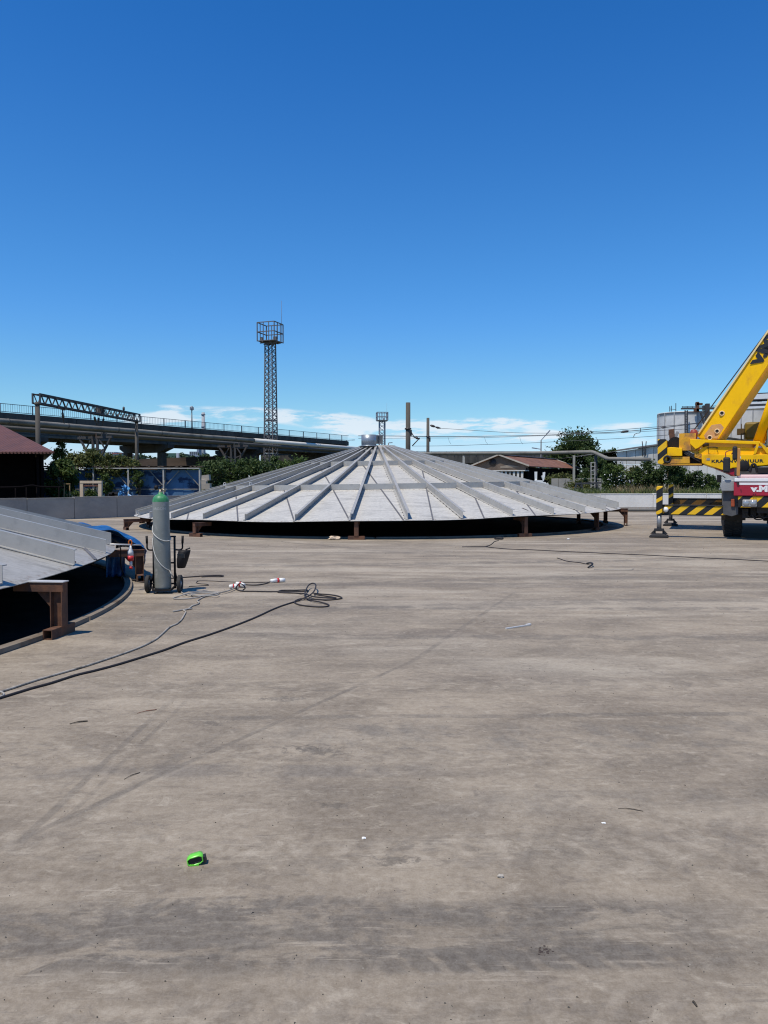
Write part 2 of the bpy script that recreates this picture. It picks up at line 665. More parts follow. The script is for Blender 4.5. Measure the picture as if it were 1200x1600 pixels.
    c = mix(k * brk.step(0.38, 0.62) * 0.45, c, (0.160, 0.140, 0.124))
    # the crossing thin tracks on the left
    for p0, p1, hw, t0, t1, am in (((-1.62, 3.3), (-1.55, 5.6), 0.03, 0.1, 2.2, 0.55), ((-1.52, 3.3), (-1.44, 5.6), 0.02, 0.3, 2.2, 0.45),
                                   ((-1.62, 3.4), (0.25, 6.8), 0.028, 0.0, 3.8, 0.6), ((-1.55, 3.3), (-0.95, 5.1), 0.05, 0.2, 1.6, 0.4),
                                   ((0.25, 6.8), (1.95, 11.2), 0.035, 0.0, 4.6, 0.5)):
        k, t, s = band(p0, p1, hw, t0, t1, 0.5, 0.05)
        c = mix(k * brk.step(0.30, 0.56) * am, c, (0.14, 0.12, 0.103))
        k, t, s = band((p0[0] + hw * 1.8, p0[1]), (p1[0] + hw * 1.8, p1[1]), hw * 0.6, t0, t1, 0.5, 0.05)
        c = mix(k * am * 0.22 * brk.step(0.35, 0.6), c, (0.38, 0.335, 0.285))
    # wide sweeping tracks further out
    for c0, rad, hw, am in (((3, 60), 52.2, 0.16, 0.5), ((3, 60), 50.4, 0.16, 0.5), ((8, -28), 38.5, 0.3, 0.4), ((8, -28), 41.0, 0.3, 0.4),
                            ((-6, 75), 60.5, 0.35, 0.45), ((20, 40), 30.0, 0.2, 0.35), ((20, 40), 27.8, 0.2, 0.35), ((4, -60), 72.0, 0.15, 0.4)):
        k, s = arc(c0, rad, hw, 0.6, 0.2)
        c = mix(k * brk.step(0.34, 0.60) * am * 1.3, c, (0.145, 0.125, 0.108))
    # oil spots
    for px, py, r in ((500, 1174, 0.09), (480, 1168, 0.06), (848, 1486, 0.035), (330, 1130, 0.06), (440, 1092, 0.08), (520, 1258, 0.05), (620, 1345, 0.05)):
        g = G(px, py)
        ex, ey = (x - g.x) * 0.45, (y - g.y)
        q = (ex * ex + ey * ey).sqrt() + (noise(v, 16, 6, 0.75) - 0.5) * r * 5.5
        c = mix(q.step(r, r * 0.2) * 0.6, c, (0.10, 0.085, 0.073))
    speck = noise(v, 60.0, 2, 0.5)
    c = mix(speck.step(0.70, 0.76) * 0.5, c, (0.11, 0.10, 0.092))
    c = mix(noise(vmul(v, (1, 1, 1), (5, 5, 5)), 48.0, 2, 0.5).step(0.72, 0.78) * 0.4, c, (0.45, 0.43, 0.40))
    c = mix((fine * 0.6 + grit * 0.4).step(0.3, 0.7) * 0.5, c, mix(fine * 0.0 + 0.5, c, (0.0, 0.0, 0.0)), 'MIX') if False else \
        mix((fine * 0.5 + grit * 0.25 + noise(v, 52.0, 5, 0.75) * 0.25).step(0.38, 0.62), mix(fine * 0 + 0.15, c, (0, 0, 0)), mix(fine * 0 + 0.05, c, (1, 1, 1)))
    c = mix(fine * 0 + 1.0, c, (0.995, 0.96, 0.865), 'MULTIPLY')
    nt.links.new(c.s, b.inputs['Base Color'])
    rg = (noise(v, 2.0, 4) * 0.2 + 0.72)
    nt.links.new(rg.s, b.inputs['Roughness'])
    b.inputs['Specular IOR Level'].default_value = 0.3
    set_bump(nt, b, fine * 0.6 + grit * 0.25 + mid * 0.8, 0.006, 0.8)
    return m


def stripes_material(name, ca, cb, fx, fz, period, rough=0.5, duty=0.5, fy=0.0):
    m, nt, b = new_mat(name)
    v = coords(nt)
    x, y, z = xyz(v)
    f = ((x * fx + z * fz + y * fy) / period).fract().step(duty - 0.02, duty + 0.02)
    w = noise(v, 12, 5, 0.65)
    c = mix(f, ca, cb)
    c = mix(w.step(0.62, 0.75) * 0.5, c, (0.12, 0.09, 0.05))
    nt.links.new(c.s, b.inputs['Base Color'])
    b.inputs['Roughness'].default_value = rough
    b.inputs['Specular IOR Level'].default_value = 0.4
    return m


def corrugated_material(name, col, period, axis=0, var=0.12, rust=None, depth=0.02, rough=0.55):
    m, nt, b = new_mat(name)
    v = coords(nt)
    n1 = noise(v, 1.2, 5)
    c = mix(n1.step(0.3, 0.7), [q * (1 - var) for q in col], [min(1, q * (1 + var)) for q in col])
    if rust:
        c = mix(noise(vmul(v, (1, 1, 0.4), (3, 1, 2)), 0.8, 6, 0.65).step(0.5, 0.68) * 0.85, c, rust)
    nt.links.new(c.s, b.inputs['Base Color'])
    b.inputs['Roughness'].default_value = rough
    w = (xyz(v)[axis] * (2 * pi / period)).sine()
    if depth:
        set_bump(nt, b, w, depth)
    return m


def deck_material(name, ca, cb, am=0.18):
    """rolled steel plate: fine mottling, rolling streaks, brown heat marks beside the welded rings"""
    m, nt, b = new_mat(name)
    v = coords(nt)
    x, y, z = xyz(v)
    f1 = noise(v, 11.0, 6, 0.7)
    f2 = noise(vmul(v, (0.35, 2.6, 1), rot=0.5), 3.0, 5, 0.65, 0.3)
    f3 = noise(v, 1.1, 4, 0.6)
    c = mix(f1.step(0.36, 0.66) * 0.55 + f3.step(0.45, 0.7) * 0.3, ca, cb)
    c = mix(f2.step(0.52, 0.66) * am * 2.0, c, [q * 0.62 for q in cb])
    c = mix(f2.step(0.44, 0.32) * am * 1.5, c, [min(1, q * 1.22) for q in ca])
    r = (x * x + y * y).sqrt()
    sp = noise(v, 16.0, 4, 0.7)
    for r0 in (6.0, 3.0):
        near = (r - (r0 + 0.06)).abs().step(0.13, 0.03)
        c = mix(near * sp.step(0.52, 0.64) * 0.75, c, (0.17, 0.095, 0.045))
    c = mix((r - 8.98).abs().step(0.10, 0.02) * sp.step(0.50, 0.66) * 0.6, c, (0.16, 0.10, 0.06))
    c = mix(noise(v, 30.0, 3, 0.6).step(0.68, 0.74) * 0.5, c, (0.20, 0.15, 0.10))
    nt.links.new(c.s, b.inputs['Base Color'])
    b.inputs['Metallic'].default_value = 0.1
    b.inputs['Specular IOR Level'].default_value = 0.4
    nt.links.new((f1 * 0.3 + 0.36).s, b.inputs['Roughness'])
    set_bump(nt, b, noise(v, 0.9, 2) + f1 * 0.02, 0.02)
    return m


MT = {}
MT['yard'] = ground_material()
MT['soil'] = M('soil', (0.13, 0.11, 0.07), 0.95, var=0.3, scale=0.4, col2=(0.07, 0.085, 0.03), s2=0.3, th=0.5, bump=0.03, bscale=3)
MT['concrete'] = M('wall_concrete', (0.32, 0.29, 0.25), 0.85, var=0.16, scale=0.8, col2=(0.22, 0.215, 0.205), th=0.6, s2=0.8, stretch=(1, 1, 1.8), bump=0.006, bscale=14)
MT['concrete_white'] = M('limewashed_concrete', (0.72, 0.685, 0.62), 0.85, var=0.12, scale=0.9, col2=(0.30, 0.295, 0.28), th=0.585, s2=0.7, stretch=(1, 1, 0.7), bump=0.006, bscale=14, soft=0.08)
MT['concrete_dark'] = M('viaduct_concrete', (0.085, 0.077, 0.066), 0.9, var=0.2, scale=0.5, col2=(0.045, 0.042, 0.038), th=0.55, s2=0.7, stretch=(1, 1, 0.18), bump=0.01, bscale=8)
MT['girder'] = M('girder_concrete', (0.12, 0.112, 0.10), 0.9, var=0.2, scale=0.4, col2=(0.06, 0.055, 0.05), th=0.55, s2=0.4, bump=0.01, bscale=6)
MT['pole'] = M('mast_concrete', (0.085, 0.075, 0.062), 0.9, var=0.15, scale=1.2, col2=(0.065, 0.06, 0.053), th=0.62, s2=0.8, stretch=(1, 1, 0.3))
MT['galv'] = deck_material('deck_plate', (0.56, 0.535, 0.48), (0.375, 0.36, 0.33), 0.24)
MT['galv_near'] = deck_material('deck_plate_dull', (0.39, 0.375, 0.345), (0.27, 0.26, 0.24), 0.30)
MT['rib'] = M('rib_steel', (0.40, 0.385, 0.355), 0.42, metal=0.15, var=0.08, scale=1.8, col2=(0.31, 0.30, 0.28), th=0.60, s2=4.2, spec=0.5)
MT['seam'] = M('seam_dark', (0.12, 0.12, 0.13), 0.7, var=0.2, scale=5)
MT['weld'] = M('weld_bead', (0.05, 0.035, 0.03), 0.8, var=0.3, scale=8)
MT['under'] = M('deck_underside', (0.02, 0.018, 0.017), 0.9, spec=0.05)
MT['nozzle'] = M('nozzle_steel', (0.28, 0.31, 0.34), 0.4, metal=0.5, var=0.12, scale=2)
MT['rust'] = M('rusty_steel', (0.135, 0.062, 0.035), 0.85, var=0.3, scale=5, col2=(0.065, 0.035, 0.026), th=0.55, s2=5, bump=0.002, bscale=60)
MT['bright_steel'] = M('bright_steel', (0.62, 0.60, 0.57), 0.45, metal=0.3, var=0.1)
MT['ring'] = M('ring_steel', (0.20, 0.168, 0.135), 0.8, var=0.2, scale=4, spec=0.15, col2=(0.12, 0.085, 0.06), th=0.6, s2=2)
MT['black'] = M('black_rubber', (0.018, 0.018, 0.02), 0.65, var=0.2, scale=6)
MT['tyre'] = M('tyre_rubber', (0.03, 0.029, 0.028), 0.85, var=0.3, scale=5, col2=(0.09, 0.08, 0.07), th=0.66, s2=5)
MT['cable'] = M('cable_black', (0.028, 0.024, 0.026), 0.7)
MT['hose'] = M('hose_grey', (0.30, 0.285, 0.26), 0.6, var=0.2)
MT['hose_white'] = M('hose_white', (0.50, 0.49, 0.45), 0.6, var=0.2, scale=6)
MT['cyl_grey'] = M('cylinder_grey', (0.215, 0.225, 0.205), 0.45, var=0.15, scale=5, col2=(0.30, 0.30, 0.275), th=0.60, s2=7, spec=0.4, soft=0.06)
MT['cyl_green'] = M('cylinder_green', (0.04, 0.21, 0.08), 0.45, var=0.2, scale=9, col2=(0.13, 0.30, 0.16), th=0.58, s2=14, spec=0.4)
MT['brass'] = M('valve_metal', (0.28, 0.24, 0.18), 0.4, metal=0.6)
MT['darkmetal'] = M('dark_painted_metal', (0.014, 0.013, 0.014), 0.6, var=0.25, scale=5, spec=0.2)
MT['tarp'] = M('blue_tarpaulin', (0.012, 0.085, 0.25), 0.42, var=0.25, scale=4, spec=0.6, bump=0.03, bscale=7, col2=(0.03, 0.20, 0.45), th=0.6, s2=5)
MT['red'] = M('red_plastic', (0.55, 0.03, 0.03), 0.45)
MT['white'] = M('white_plastic', (0.78, 0.77, 0.74), 0.5, var=0.05)
MT['lime'] = M('lime_green_plastic', (0.16, 0.62, 0.06), 0.35, var=0.08, spec=0.5)
MT['yellow'] = M('crane_yellow', (0.97, 0.53, 0.003), 0.45, var=0.05, scale=1.5, col2=(0.66, 0.33, 0.02), th=0.64, s2=2.2, stretch=(1, 1, 0.5), spec=0.2, fine=0.03)
MT['yellow_worn'] = M('crane_yellow_worn', (0.72, 0.36, 0.02), 0.55, var=0.12, scale=3, col2=(0.36, 0.17, 0.05), th=0.55, s2=3.5)
MT['primer'] = M('primer_patch', (0.55, 0.30, 0.13), 0.7, var=0.15, scale=5, col2=(0.70, 0.40, 0.05), th=0.6, s2=4)
MT['crane_red'] = M('crane_red', (0.36, 0.010, 0.030), 0.4, var=0.08, scale=3, spec=0.5)
MT['crane_white'] = M('crane_white', (0.78, 0.75, 0.74), 0.45, var=0.05)
MT['crane_pink'] = M('faded_pink_paint', (0.72, 0.50, 0.48), 0.5, var=0.06)
MT['grey_metal'] = M('grey_metal', (0.30, 0.30, 0.295), 0.5, metal=0.2, var=0.15, scale=3)
MT['chassis'] = M('chassis_black', (0.022, 0.021, 0.022), 0.7, var=0.3, scale=4)
MT['chrome'] = M('jack_rod', (0.26, 0.255, 0.245), 0.4, metal=0.5)
MT['orange'] = M('orange_lens', (0.55, 0.13, 0.015), 0.3)
MT['redlens'] = M('dark_red_paint', (0.28, 0.05, 0.03), 0.5)
MT['olive'] = M('olive_shaded', (0.20, 0.13, 0.015), 0.5, var=0.1)  # shade of the cab and the recess is put into this olive tone
MT['wood'] = M('weathered_wood', (0.36, 0.24, 0.12), 0.8, var=0.2, scale=6)
MT['post_orange'] = M('rusty_orange_post', (0.48, 0.22, 0.05), 0.6, var=0.2, scale=6)
MT['print_black'] = M('black_print', (0.02, 0.02, 0.022), 0.5, var=0.05)
MT['lamp_glass'] = M('headlight_glass', (0.34, 0.36, 0.37), 0.12, metal=0.3, spec=0.8, var=0.2, scale=9)
MT['tinted'] = M('dark_window', (0.03, 0.035, 0.04), 0.1, spec=0.8)
MT['fence_blue'] = M('blue_fence_sheet', (0.075, 0.155, 0.27), 0.6, var=0.14, scale=1.2, col2=(0.018, 0.038, 0.085), th=0.56, s2=1.1, soft=0.03, stretch=(0.7, 1, 1.4), spec=0.2)  # the dark second colour paints the shadow pattern on the sheets
MT['hazard'] = stripes_material('hazard_stripes', (0.80, 0.46, 0.01), (0.014, 0.014, 0.014), 0.62, -0.75, 0.27)
MT['hazard_big'] = stripes_material('hazard_stripes_wide', (0.80, 0.46, 0.01), (0.014, 0.014, 0.014), 0.70, -0.72, 0.36)
MT['hazard_v'] = stripes_material('hazard_stripes_post', (0.80, 0.46, 0.01), (0.014, 0.014, 0.014), 0.5, -0.85, 0.30, duty=0.30)
MT['bridge_steel'] = M('lattice_steel', (0.052, 0.052, 0.055), 0.65, var=0.2, scale=1.5, col2=(0.08, 0.05, 0.035), th=0.62, s2=0.6)
MT['mast_steel'] = M('floodlight_mast_steel', (0.12, 0.12, 0.125), 0.6, var=0.15, scale=0.6, col2=(0.14, 0.115, 0.10), th=0.58, s2=0.35)
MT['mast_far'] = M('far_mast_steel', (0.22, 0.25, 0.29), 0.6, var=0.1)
MT['railing'] = M('railing_paint', (0.09, 0.10, 0.12), 0.6, var=0.2, scale=1)
MT['pipe'] = M('pipe_jacket', (0.22, 0.205, 0.175), 0.7, spec=0.2, var=0.15, scale=0.5, col2=(0.12, 0.11, 0.095), th=0.58, s2=0.35)
MT['pipe_bright'] = M('new_pipe_jacket', (0.62, 0.59, 0.53), 0.5, var=0.08, scale=0.5)
MT['pipe_grey'] = M('grey_pipe', (0.09, 0.085, 0.075), 0.7, var=0.15, scale=0.5)
MT['shed_roof'] = corrugated_material('shed_roof_sheet', (0.115, 0.043, 0.026), 0.18, 0, rust=(0.085, 0.035, 0.024), depth=0.006)
MT['shed_dark'] = M('near_black_sheet', (0.006, 0.0045, 0.005), 0.95, var=0.3, spec=0.05)  # near-black colour stands in for the shade inside the open shed
MT['rust_roof'] = corrugated_material('rusty_roof_sheet', (0.185, 0.080, 0.042), 0.3, 1, var=0.2, rust=(0.26, 0.12, 0.08), depth=0, rough=0.75)
MT['pale_sheet'] = corrugated_material('pale_cladding', (0.60, 0.57, 0.52), 0.35, 0, depth=0, rust=(0.47, 0.44, 0.40))
MT['render'] = M('pale_render', (0.42, 0.38, 0.32), 0.9, var=0.15, scale=0.8, col2=(0.25, 0.21, 0.17), th=0.6, s2=0.6)
MT['gable_board'] = M('gable_board', (0.12, 0.09, 0.068), 0.9, var=0.2, scale=1.0, col2=(0.075, 0.056, 0.043), th=0.55, s2=0.9)
MT['whitewash'] = M('whitewash', (0.80, 0.79, 0.76), 0.85, var=0.05)
MT['blue_sheet'] = corrugated_material('blue_sheet', (0.038, 0.095, 0.18), 0.14, 0, var=0.14, depth=0.005, rust=(0.055, 0.12, 0.20))
MT['rail_white'] = M('whitish_frame', (0.42, 0.40, 0.36), 0.7, var=0.15, scale=2, col2=(0.33, 0.30, 0.26), th=0.6, s2=3)
MT['silo'] = corrugated_material('silo_sheet', (0.60, 0.585, 0.555), 0.5, 2, var=0.08, depth=0, rough=0.45)
MT['silo_rib'] = M('silo_rib', (0.36, 0.36, 0.355), 0.5)
MT['bark'] = M('bark', (0.07, 0.055, 0.04), 0.9, var=0.3, scale=5)
MT['leaf_dark'] = leaf_mat('leaves_dark', (0.026, 0.048, 0.014), (0.080, 0.118, 0.032), 1)
MT['leaf_mid'] = leaf_mat('leaves_mid', (0.040, 0.072, 0.017), (0.110, 0.155, 0.038), 5)
MT['leaf_olive'] = leaf_mat('leaves_olive', (0.055, 0.070, 0.018), (0.150, 0.158, 0.048), 9)
MT['grass'] = leaf_mat('weeds_green', (0.07, 0.10, 0.025), (0.19, 0.21, 0.07), 3)
MT['grass_dry'] = leaf_mat('weeds_dry', (0.20, 0.15, 0.07), (0.38, 0.29, 0.15), 7)
MT['chimney'] = M('chimney_concrete', (0.33, 0.34, 0.36), 0.9, var=0.1, scale=0.1)
MT['brown_roof'] = M('brown_bank', (0.095, 0.07, 0.052), 0.95, var=0.25, scale=0.4, col2=(0.05, 0.038, 0.03), th=0.52, s2=0.25, stretch=(0.5, 1, 3))
MT['far_green'] = M('far_green_cladding', (0.06, 0.13, 0.10), 0.8)
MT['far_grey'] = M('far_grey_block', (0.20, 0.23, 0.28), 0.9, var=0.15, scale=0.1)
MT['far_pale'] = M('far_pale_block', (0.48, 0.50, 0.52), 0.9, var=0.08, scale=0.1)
MT['far_red'] = M('far_red_roof', (0.28, 0.10, 0.10), 0.9)
MT['cream'] = M('cream_canvas', (0.62, 0.48, 0.35), 0.85, var=0.12, scale=4)
MT['brown_fringe'] = M('brown_fringe', (0.30, 0.13, 0.08), 0.85, var=0.25, scale=9)
MT['wire'] = M('wire', (0.06, 0.06, 0.065), 0.6)
MT['insul'] = M('insulator', (0.06, 0.045, 0.04), 0.35)

# ================================================================== THE GROUND
gb = MB()
gb.add([(-2500, -300, -0.05), (2500, -300, -0.05), (2500, 4500, -0.05), (-2500, 4500, -0.05)], [(0, 1, 2, 3)])
structure(gb.build('ground', MT['soil']))
yb = MB()
yb.add([(-45, -25, 0), (60, -25, 0), (60, 42.1, 0), (-5.75, 42.1, 0), (-45.6, -8.1, 0)], [(0, 1, 2, 3, 4)])
structure(yb.build('yard_pavement', MT['yard']))

# raised bank behind the right-hand wall
bb = MB()
rg = random.Random(5)
nx, ny = 40, 8
vs, fs = [], []
for j in range(ny + 1):
    for i in range(nx + 1):
        xx = -5 + 55 * i / nx
        yy = 42.32 + (0 if j == 0 else 3.2 * j)
        zz = 0.72 + rg.uniform(-0.05, 0.09) if j < ny - 1 else (0.3 if j == ny - 1 else -0.1)
        vs.append((xx, yy, zz))
for j in range(ny):
    for i in range(nx):
        a = j * (nx + 1) + i
        fs.append((a, a + 1, a + nx + 2, a + nx + 1))
bb.add(vs, fs, True)
structure(bb.build('earth_bank', MT['soil']))


# ================================================================== CONCRETE BOUNDARY WALLS (panel by panel)
def wall_run(name, label, p0, d, n, plen, h, th, mat, first=0, skip=None, seed=0):
    rgw = random.Random(seed)
    t = thing(name, label, 'wall', (p0[0], p0[1], 0), world=True)
    d = Vector((d[0], d[1], 0)).normalized()
    nrm = Vector((d.y, -d.x, 0))
    rot = Matrix((d, nrm, Vector((0, 0, 1)))).transposed()
    p0 = Vector((p0[0], p0[1], 0))
    for i in range(first, n):
        c = p0 + d * ((i + 0.5) * plen) + nrm * rgw.uniform(-0.008, 0.008)
        hh = h + rgw.uniform(-0.015, 0.02)
        mb = MB()
        mb.box(c + Vector((0, 0, hh / 2)) - nrm * th / 2, (plen - 0.025, th, hh), rot)
        mb.box(c + Vector((0, 0, hh + 0.02)) - nrm * th / 2, (plen - 0.03, th + 0.03, 0.04), rot)
        mb.build('panel', mat, t)
    return t


LW = Vector((-13.7, 31.8))
LD = Vector((2.3, 2.9)).normalized()
wall_run('concrete_wall', 'low grey concrete panel wall in shade beside the dark shed and blue fence',
         (LW.x - LD.x * 13.26, LW.y - LD.y * 13.26), LD, 13, 2.03, 0.89, 0.2, MT['concrete'], seed=1)
wall_run('concrete_wall', 'low whitish stained concrete wall in sun behind the yellow crane',
         (-5.6, 42.0), (1, 0), 20, 2.9, 0.89, 0.22, MT['concrete_white'], seed=2)
mb = MB()
a, b2 = G(985, 802.5), G(1135, 802.5)
mb.cyl((5.5, 40.6, 0.07), (24.0, 40.6, 0.07), 0.07, n=10)
tag(mb.build('steel_pipe', MT['pipe_grey']), 'long dark steel pipe lying at the foot of the whitish wall', 'pipe')
mb = MB()
for j in range(3):
    mb.bar((5.5 + j * 6.2, 41.2, 0.17), (11.6 + j * 6.2, 41.25, 0.17), 0.12, 0.06)
for j in range(7):
    mb.box((6.5 + 3 * j, 41.2, 0.07), (0.12, 0.3, 0.14))
tag(mb.build('steel_rail', MT['ring']), 'low grey rail on short blocks along the foot of the whitish wall', 'rail')

# ================================================================== WEEDS ON THE BANK
def weeds(name, x0, x1, y0, y1, n, h0, h1, mat, seed):
    rgw = random.Random(seed)
    mb = MB()
    for i in range(n):
        xx, yy = rgw.uniform(x0, x1), y0 + (y1 - y0) * rgw.random() ** 1.5
        h = rgw.uniform(h0, h1) * (0.6 + 0.5 * abs(sin(xx * 1.7 + yy)))
        an = rgw.uniform(0, pi)
        w = rgw.uniform(0.012, 0.03)
        ln = Vector((rgw.gauss(0, 0.22), rgw.gauss(0, 0.22), 1)) * h
        a, b_ = Vector((cos(an), sin(an), 0)) * w, Vector((xx, yy, 0.7))
        mb.add([b_ - a, b_ + a, b_ + ln * 0.6 + a * 0.7, b_ + ln * 0.6 - a * 0.7, b_ + ln + Vector((rgw.gauss(0, 0.12), rgw.gauss(0, 0.12), -0.03)) * h], [(0, 1, 2, 3), (3, 2, 4)])
    o = mb.build(name, mat, kind='stuff')
    o['label'] = 'weeds growing on the bank behind the whitish wall'
    return o


weeds('weeds', 8.5, 26, 42.45, 50, 11000, 0.20, 0.58, MT['grass'], 3)
weeds('dry_weeds', 13.2, 17.2, 43.2, 46.5, 800, 0.45, 0.8, MT['grass_dry'], 4)

MT['shade_sheet'] = M('under_roof_shade', (0.018, 0.015, 0.013), 0.9, var=0.4, scale=0.8, col2=(0.040, 0.033, 0.027), th=0.58, s2=1.6, spec=0.05)  # dark sheet added to deepen the shade on the ground under the roofs

# ================================================================== TANK ROOF (cone of plates, ribs and rings)
ROOF_R, EDGE_Z, SLOPE, NRIB = 9.04, 0.53, 0.268, 36


def cone_z(r):
    return EDGE_Z + (ROOF_R - r) * SLOPE


def edge_sag(an):
    """the rim sags a little between its stands"""
    return 0.012 * sin(an * 11 + 0.6) + 0.008 * sin(an * 5)


def deck_bm():
    bm = bmesh.new()
    nseg, rr = 144, [0.3, 1.5, 3, 4.5, 6, 7.2, 8.2, 8.8, ROOF_R]
    rows = []
    for r in rr:
        rows.append([bm.verts.new((r * cos(2 * pi * k / nseg), r * sin(2 * pi * k / nseg),
                                   cone_z(r) + edge_sag(2 * pi * k / nseg) * max(0, (r - 6) / (ROOF_R - 6)))) for k in range(nseg)])
    for i in range(len(rr) - 1):
        for k in range(nseg):
            l = (k + 1) % nseg
            bm.faces.new((rows[i][k], rows[i + 1][k], rows[i + 1][l], rows[i][l]))
    return bm


def c_rib(r0, r1, h=0.185, fl=0.07, th=0.008):
    """Z section along +X standing on the deck: foot flange towards -Y, top flange towards +Y"""
    prof = [(0, 0), (0, h - th * 1.4), (fl, h - th * 1.4), (fl, h), (-th, h), (-th, th * 1.4), (-fl, th * 1.4), (-fl, 0)]
    mb = MB()
    n = len(prof)
    vs = []
    for r in (r0, r1):
        for y, z in prof:
            vs.append((r, y, cone_z(r) + z + 0.004))
    fs = [(i, (i + 1) % n, n + (i + 1) % n, n + i) for i in range(n)]
    caps = [(0, 7, 6, 5), (0, 5, 4, 1), (1, 4, 3, 2)]
    fs = [f[::-1] for f in fs] + [f for f in caps] + [tuple(n + q for q in f[::-1]) for f in caps]
    return mb.add(vs, fs)


def make_roof(name, label, loc, rib_phase, seams, lug_list, deck_mat):
    """seams: list of ((x, y), direction angle) lines in the roof's own plan, ordered from left to right"""
    t = thing(name, label, 'tank roof', loc)
    t['group'] = 'conical tank roofs on stands'
    # deck plates between the seam lines
    prev = None
    for i in range(len(seams) + 1):
        bm = deck_bm()
        for j, clear_out in ((i - 1, False), (i, True)):
            if 0 <= j < len(seams):
                (sx, sy), an = seams[j]
                nrm = Vector((sin(an), -cos(an), 0))         # points to the right of the line's direction
                bmesh.ops.bisect_plane(bm, geom=bm.verts[:] + bm.edges[:] + bm.faces[:], plane_co=(sx, sy, 0), plane_no=nrm,
                                       clear_outer=clear_out, clear_inner=not clear_out)
        if not bm.faces:
            bm.free()
            continue
        off = 0.0 if i % 2 else -0.006
        for v in bm.verts:
            v.co.z += off
        me = bpy.data.meshes.new('deck_plate')
        bm.to_mesh(me)
        bm.free()
        me.materials.append(deck_mat)
        o = bpy.data.objects.new('deck_plate', me)
        COL.objects.link(o)
        o.parent = t
        s = o.modifiers.new('plate', 'SOLIDIFY')
        s.thickness = 0.008
        s.offset = -1
    # dark seam strips; the shadow of the plate laps is painted into their colour
    for (sx, sy), an in seams:
        dv = Vector((cos(an), sin(an), 0))
        nv = Vector((sin(an), -cos(an), 0))
        mb = MB()
        pts = []
        for k in range(-60, 61):
            p = Vector((sx, sy, 0)) + dv * (k * 0.3)
            r = hypot(p.x, p.y)
            if 0.8 < r < ROOF_R - 0.01:
                pts.append(p + Vector((0, 0, cone_z(r) + 0.002 + edge_sag(atan2(p.y, p.x)) * max(0, (r - 6) / (ROOF_R - 6)))))
            elif len(pts) > 1 and r <= 0.8:
                pass
        # run the strip out to the rim
        bq = sx * dv.x + sy * dv.y
        disc = bq * bq - (sx * sx + sy * sy - (ROOF_R - 0.012) ** 2)
        if disc > 0:
            for sg in (-1, 1):
                p = Vector((sx, sy, 0)) + dv * (-bq + sg * sqrt(disc))
                q = p + Vector((0, 0, cone_z(ROOF_R - 0.012) + 0.002 + edge_sag(atan2(p.y, p.x))))
                pts = ([q] + pts) if sg < 0 else (pts + [q])
        for k in range(len(pts) - 1):
            if (pts[k + 1] - pts[k]).length < 0.9:
                mb.bar(pts[k], pts[k + 1], 0.042, 0.014)
        mb.build('seam_strip', MT['seam'], t)
    # ribs
    rib0 = c_rib(0.72, ROOF_R - 0.05).build('rib', MT['rib'], t)
    for k in range(NRIB):
        o = rib0 if k == 0 else rib0.copy()
        if k:
            COL.objects.link(o)
            o.parent = t
        o.rotation_euler = (0, 0, rib_phase + 2 * pi * k / NRIB)
        o.location = (0, 0, edge_sag(rib_phase + 2 * pi * k / NRIB) * 0.5)
    # ring purlins between the ribs
    for r, h, th in ((6.0, 0.175, 0.02), (3.0, 0.165, 0.02), (1.2, 0.15, 0.02)):
        da = 2 * pi / NRIB
        mb = MB()
        g = 0.045 / r
        a0, a1 = g, da - g
        p0 = Vector((r * cos(a0), r * sin(a0), cone_z(r) + 0.005))
        p1 = Vector((r * cos(a1), r * sin(a1), cone_z(r) + 0.005))
        mb.prism([p0, p1, p1 + Vector((0, 0, h)), p0 + Vector((0, 0, h))], -Vector((cos(da / 2), sin(da / 2), 0)) * th)
        q0 = mb.build('ring_purlin', MT['rib'], t)
        for k in range(NRIB):
            o = q0 if k == 0 else q0.copy()
            if k:
                COL.objects.link(o)
                o.parent = t
            o.rotation_euler = (0, 0, rib_phase + da * k)
    # stitch welds along the foot of every rib
    mb = MB()
    for k in range(NRIB):
        an = rib_phase + 2 * pi * k / NRIB
        rm = Matrix.Rotation(an, 3, 'Z')
        for j in range(24):
            r = 8.9 - j * 0.26
            mb.box(rm @ Vector((r, -0.075, cone_z(r) + 0.006)), (0.06, 0.014, 0.012), rm)
    if deck_mat is MT['galv']:
        mb.build('stitch_weld', MT['weld'], t, kind='stuff')
    # lifting lugs
    for an, r in lug_list:
        rm = Matrix.Rotation(an, 3, 'Z')
        mb = MB()
        mb.tube([rm @ Vector((r, 0, cone_z(r) + 0.24)) + rm @ Vector((0.045 * cos(u), 0, 0.045 * sin(u))) for u in [2 * pi * q / 12 for q in range(12)]], 0.012, 6, closed=True)
        mb.box(rm @ Vector((r, 0, cone_z(r) + 0.195)), (0.10, 0.02, 0.05), rm)
        mb.build('lifting_lug', MT['bright_steel'], t)
    # near-black skin just below the deck plates
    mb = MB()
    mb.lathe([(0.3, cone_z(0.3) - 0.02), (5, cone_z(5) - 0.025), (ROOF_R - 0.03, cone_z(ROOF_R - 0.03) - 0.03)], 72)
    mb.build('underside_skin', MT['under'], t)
    # crown ring
    mb = MB()
    mb.lathe([(0.72, cone_z(0.72) - 0.02), (0.72, cone_z(0.72) + 0.21), (0.70, cone_z(0.72) + 0.21), (0.70, cone_z(0.72) + 0.02), (0.0, cone_z(0.0) - 0.02)], 32)
    mb.build('crown_ring', MT['rib'], t)
    return t


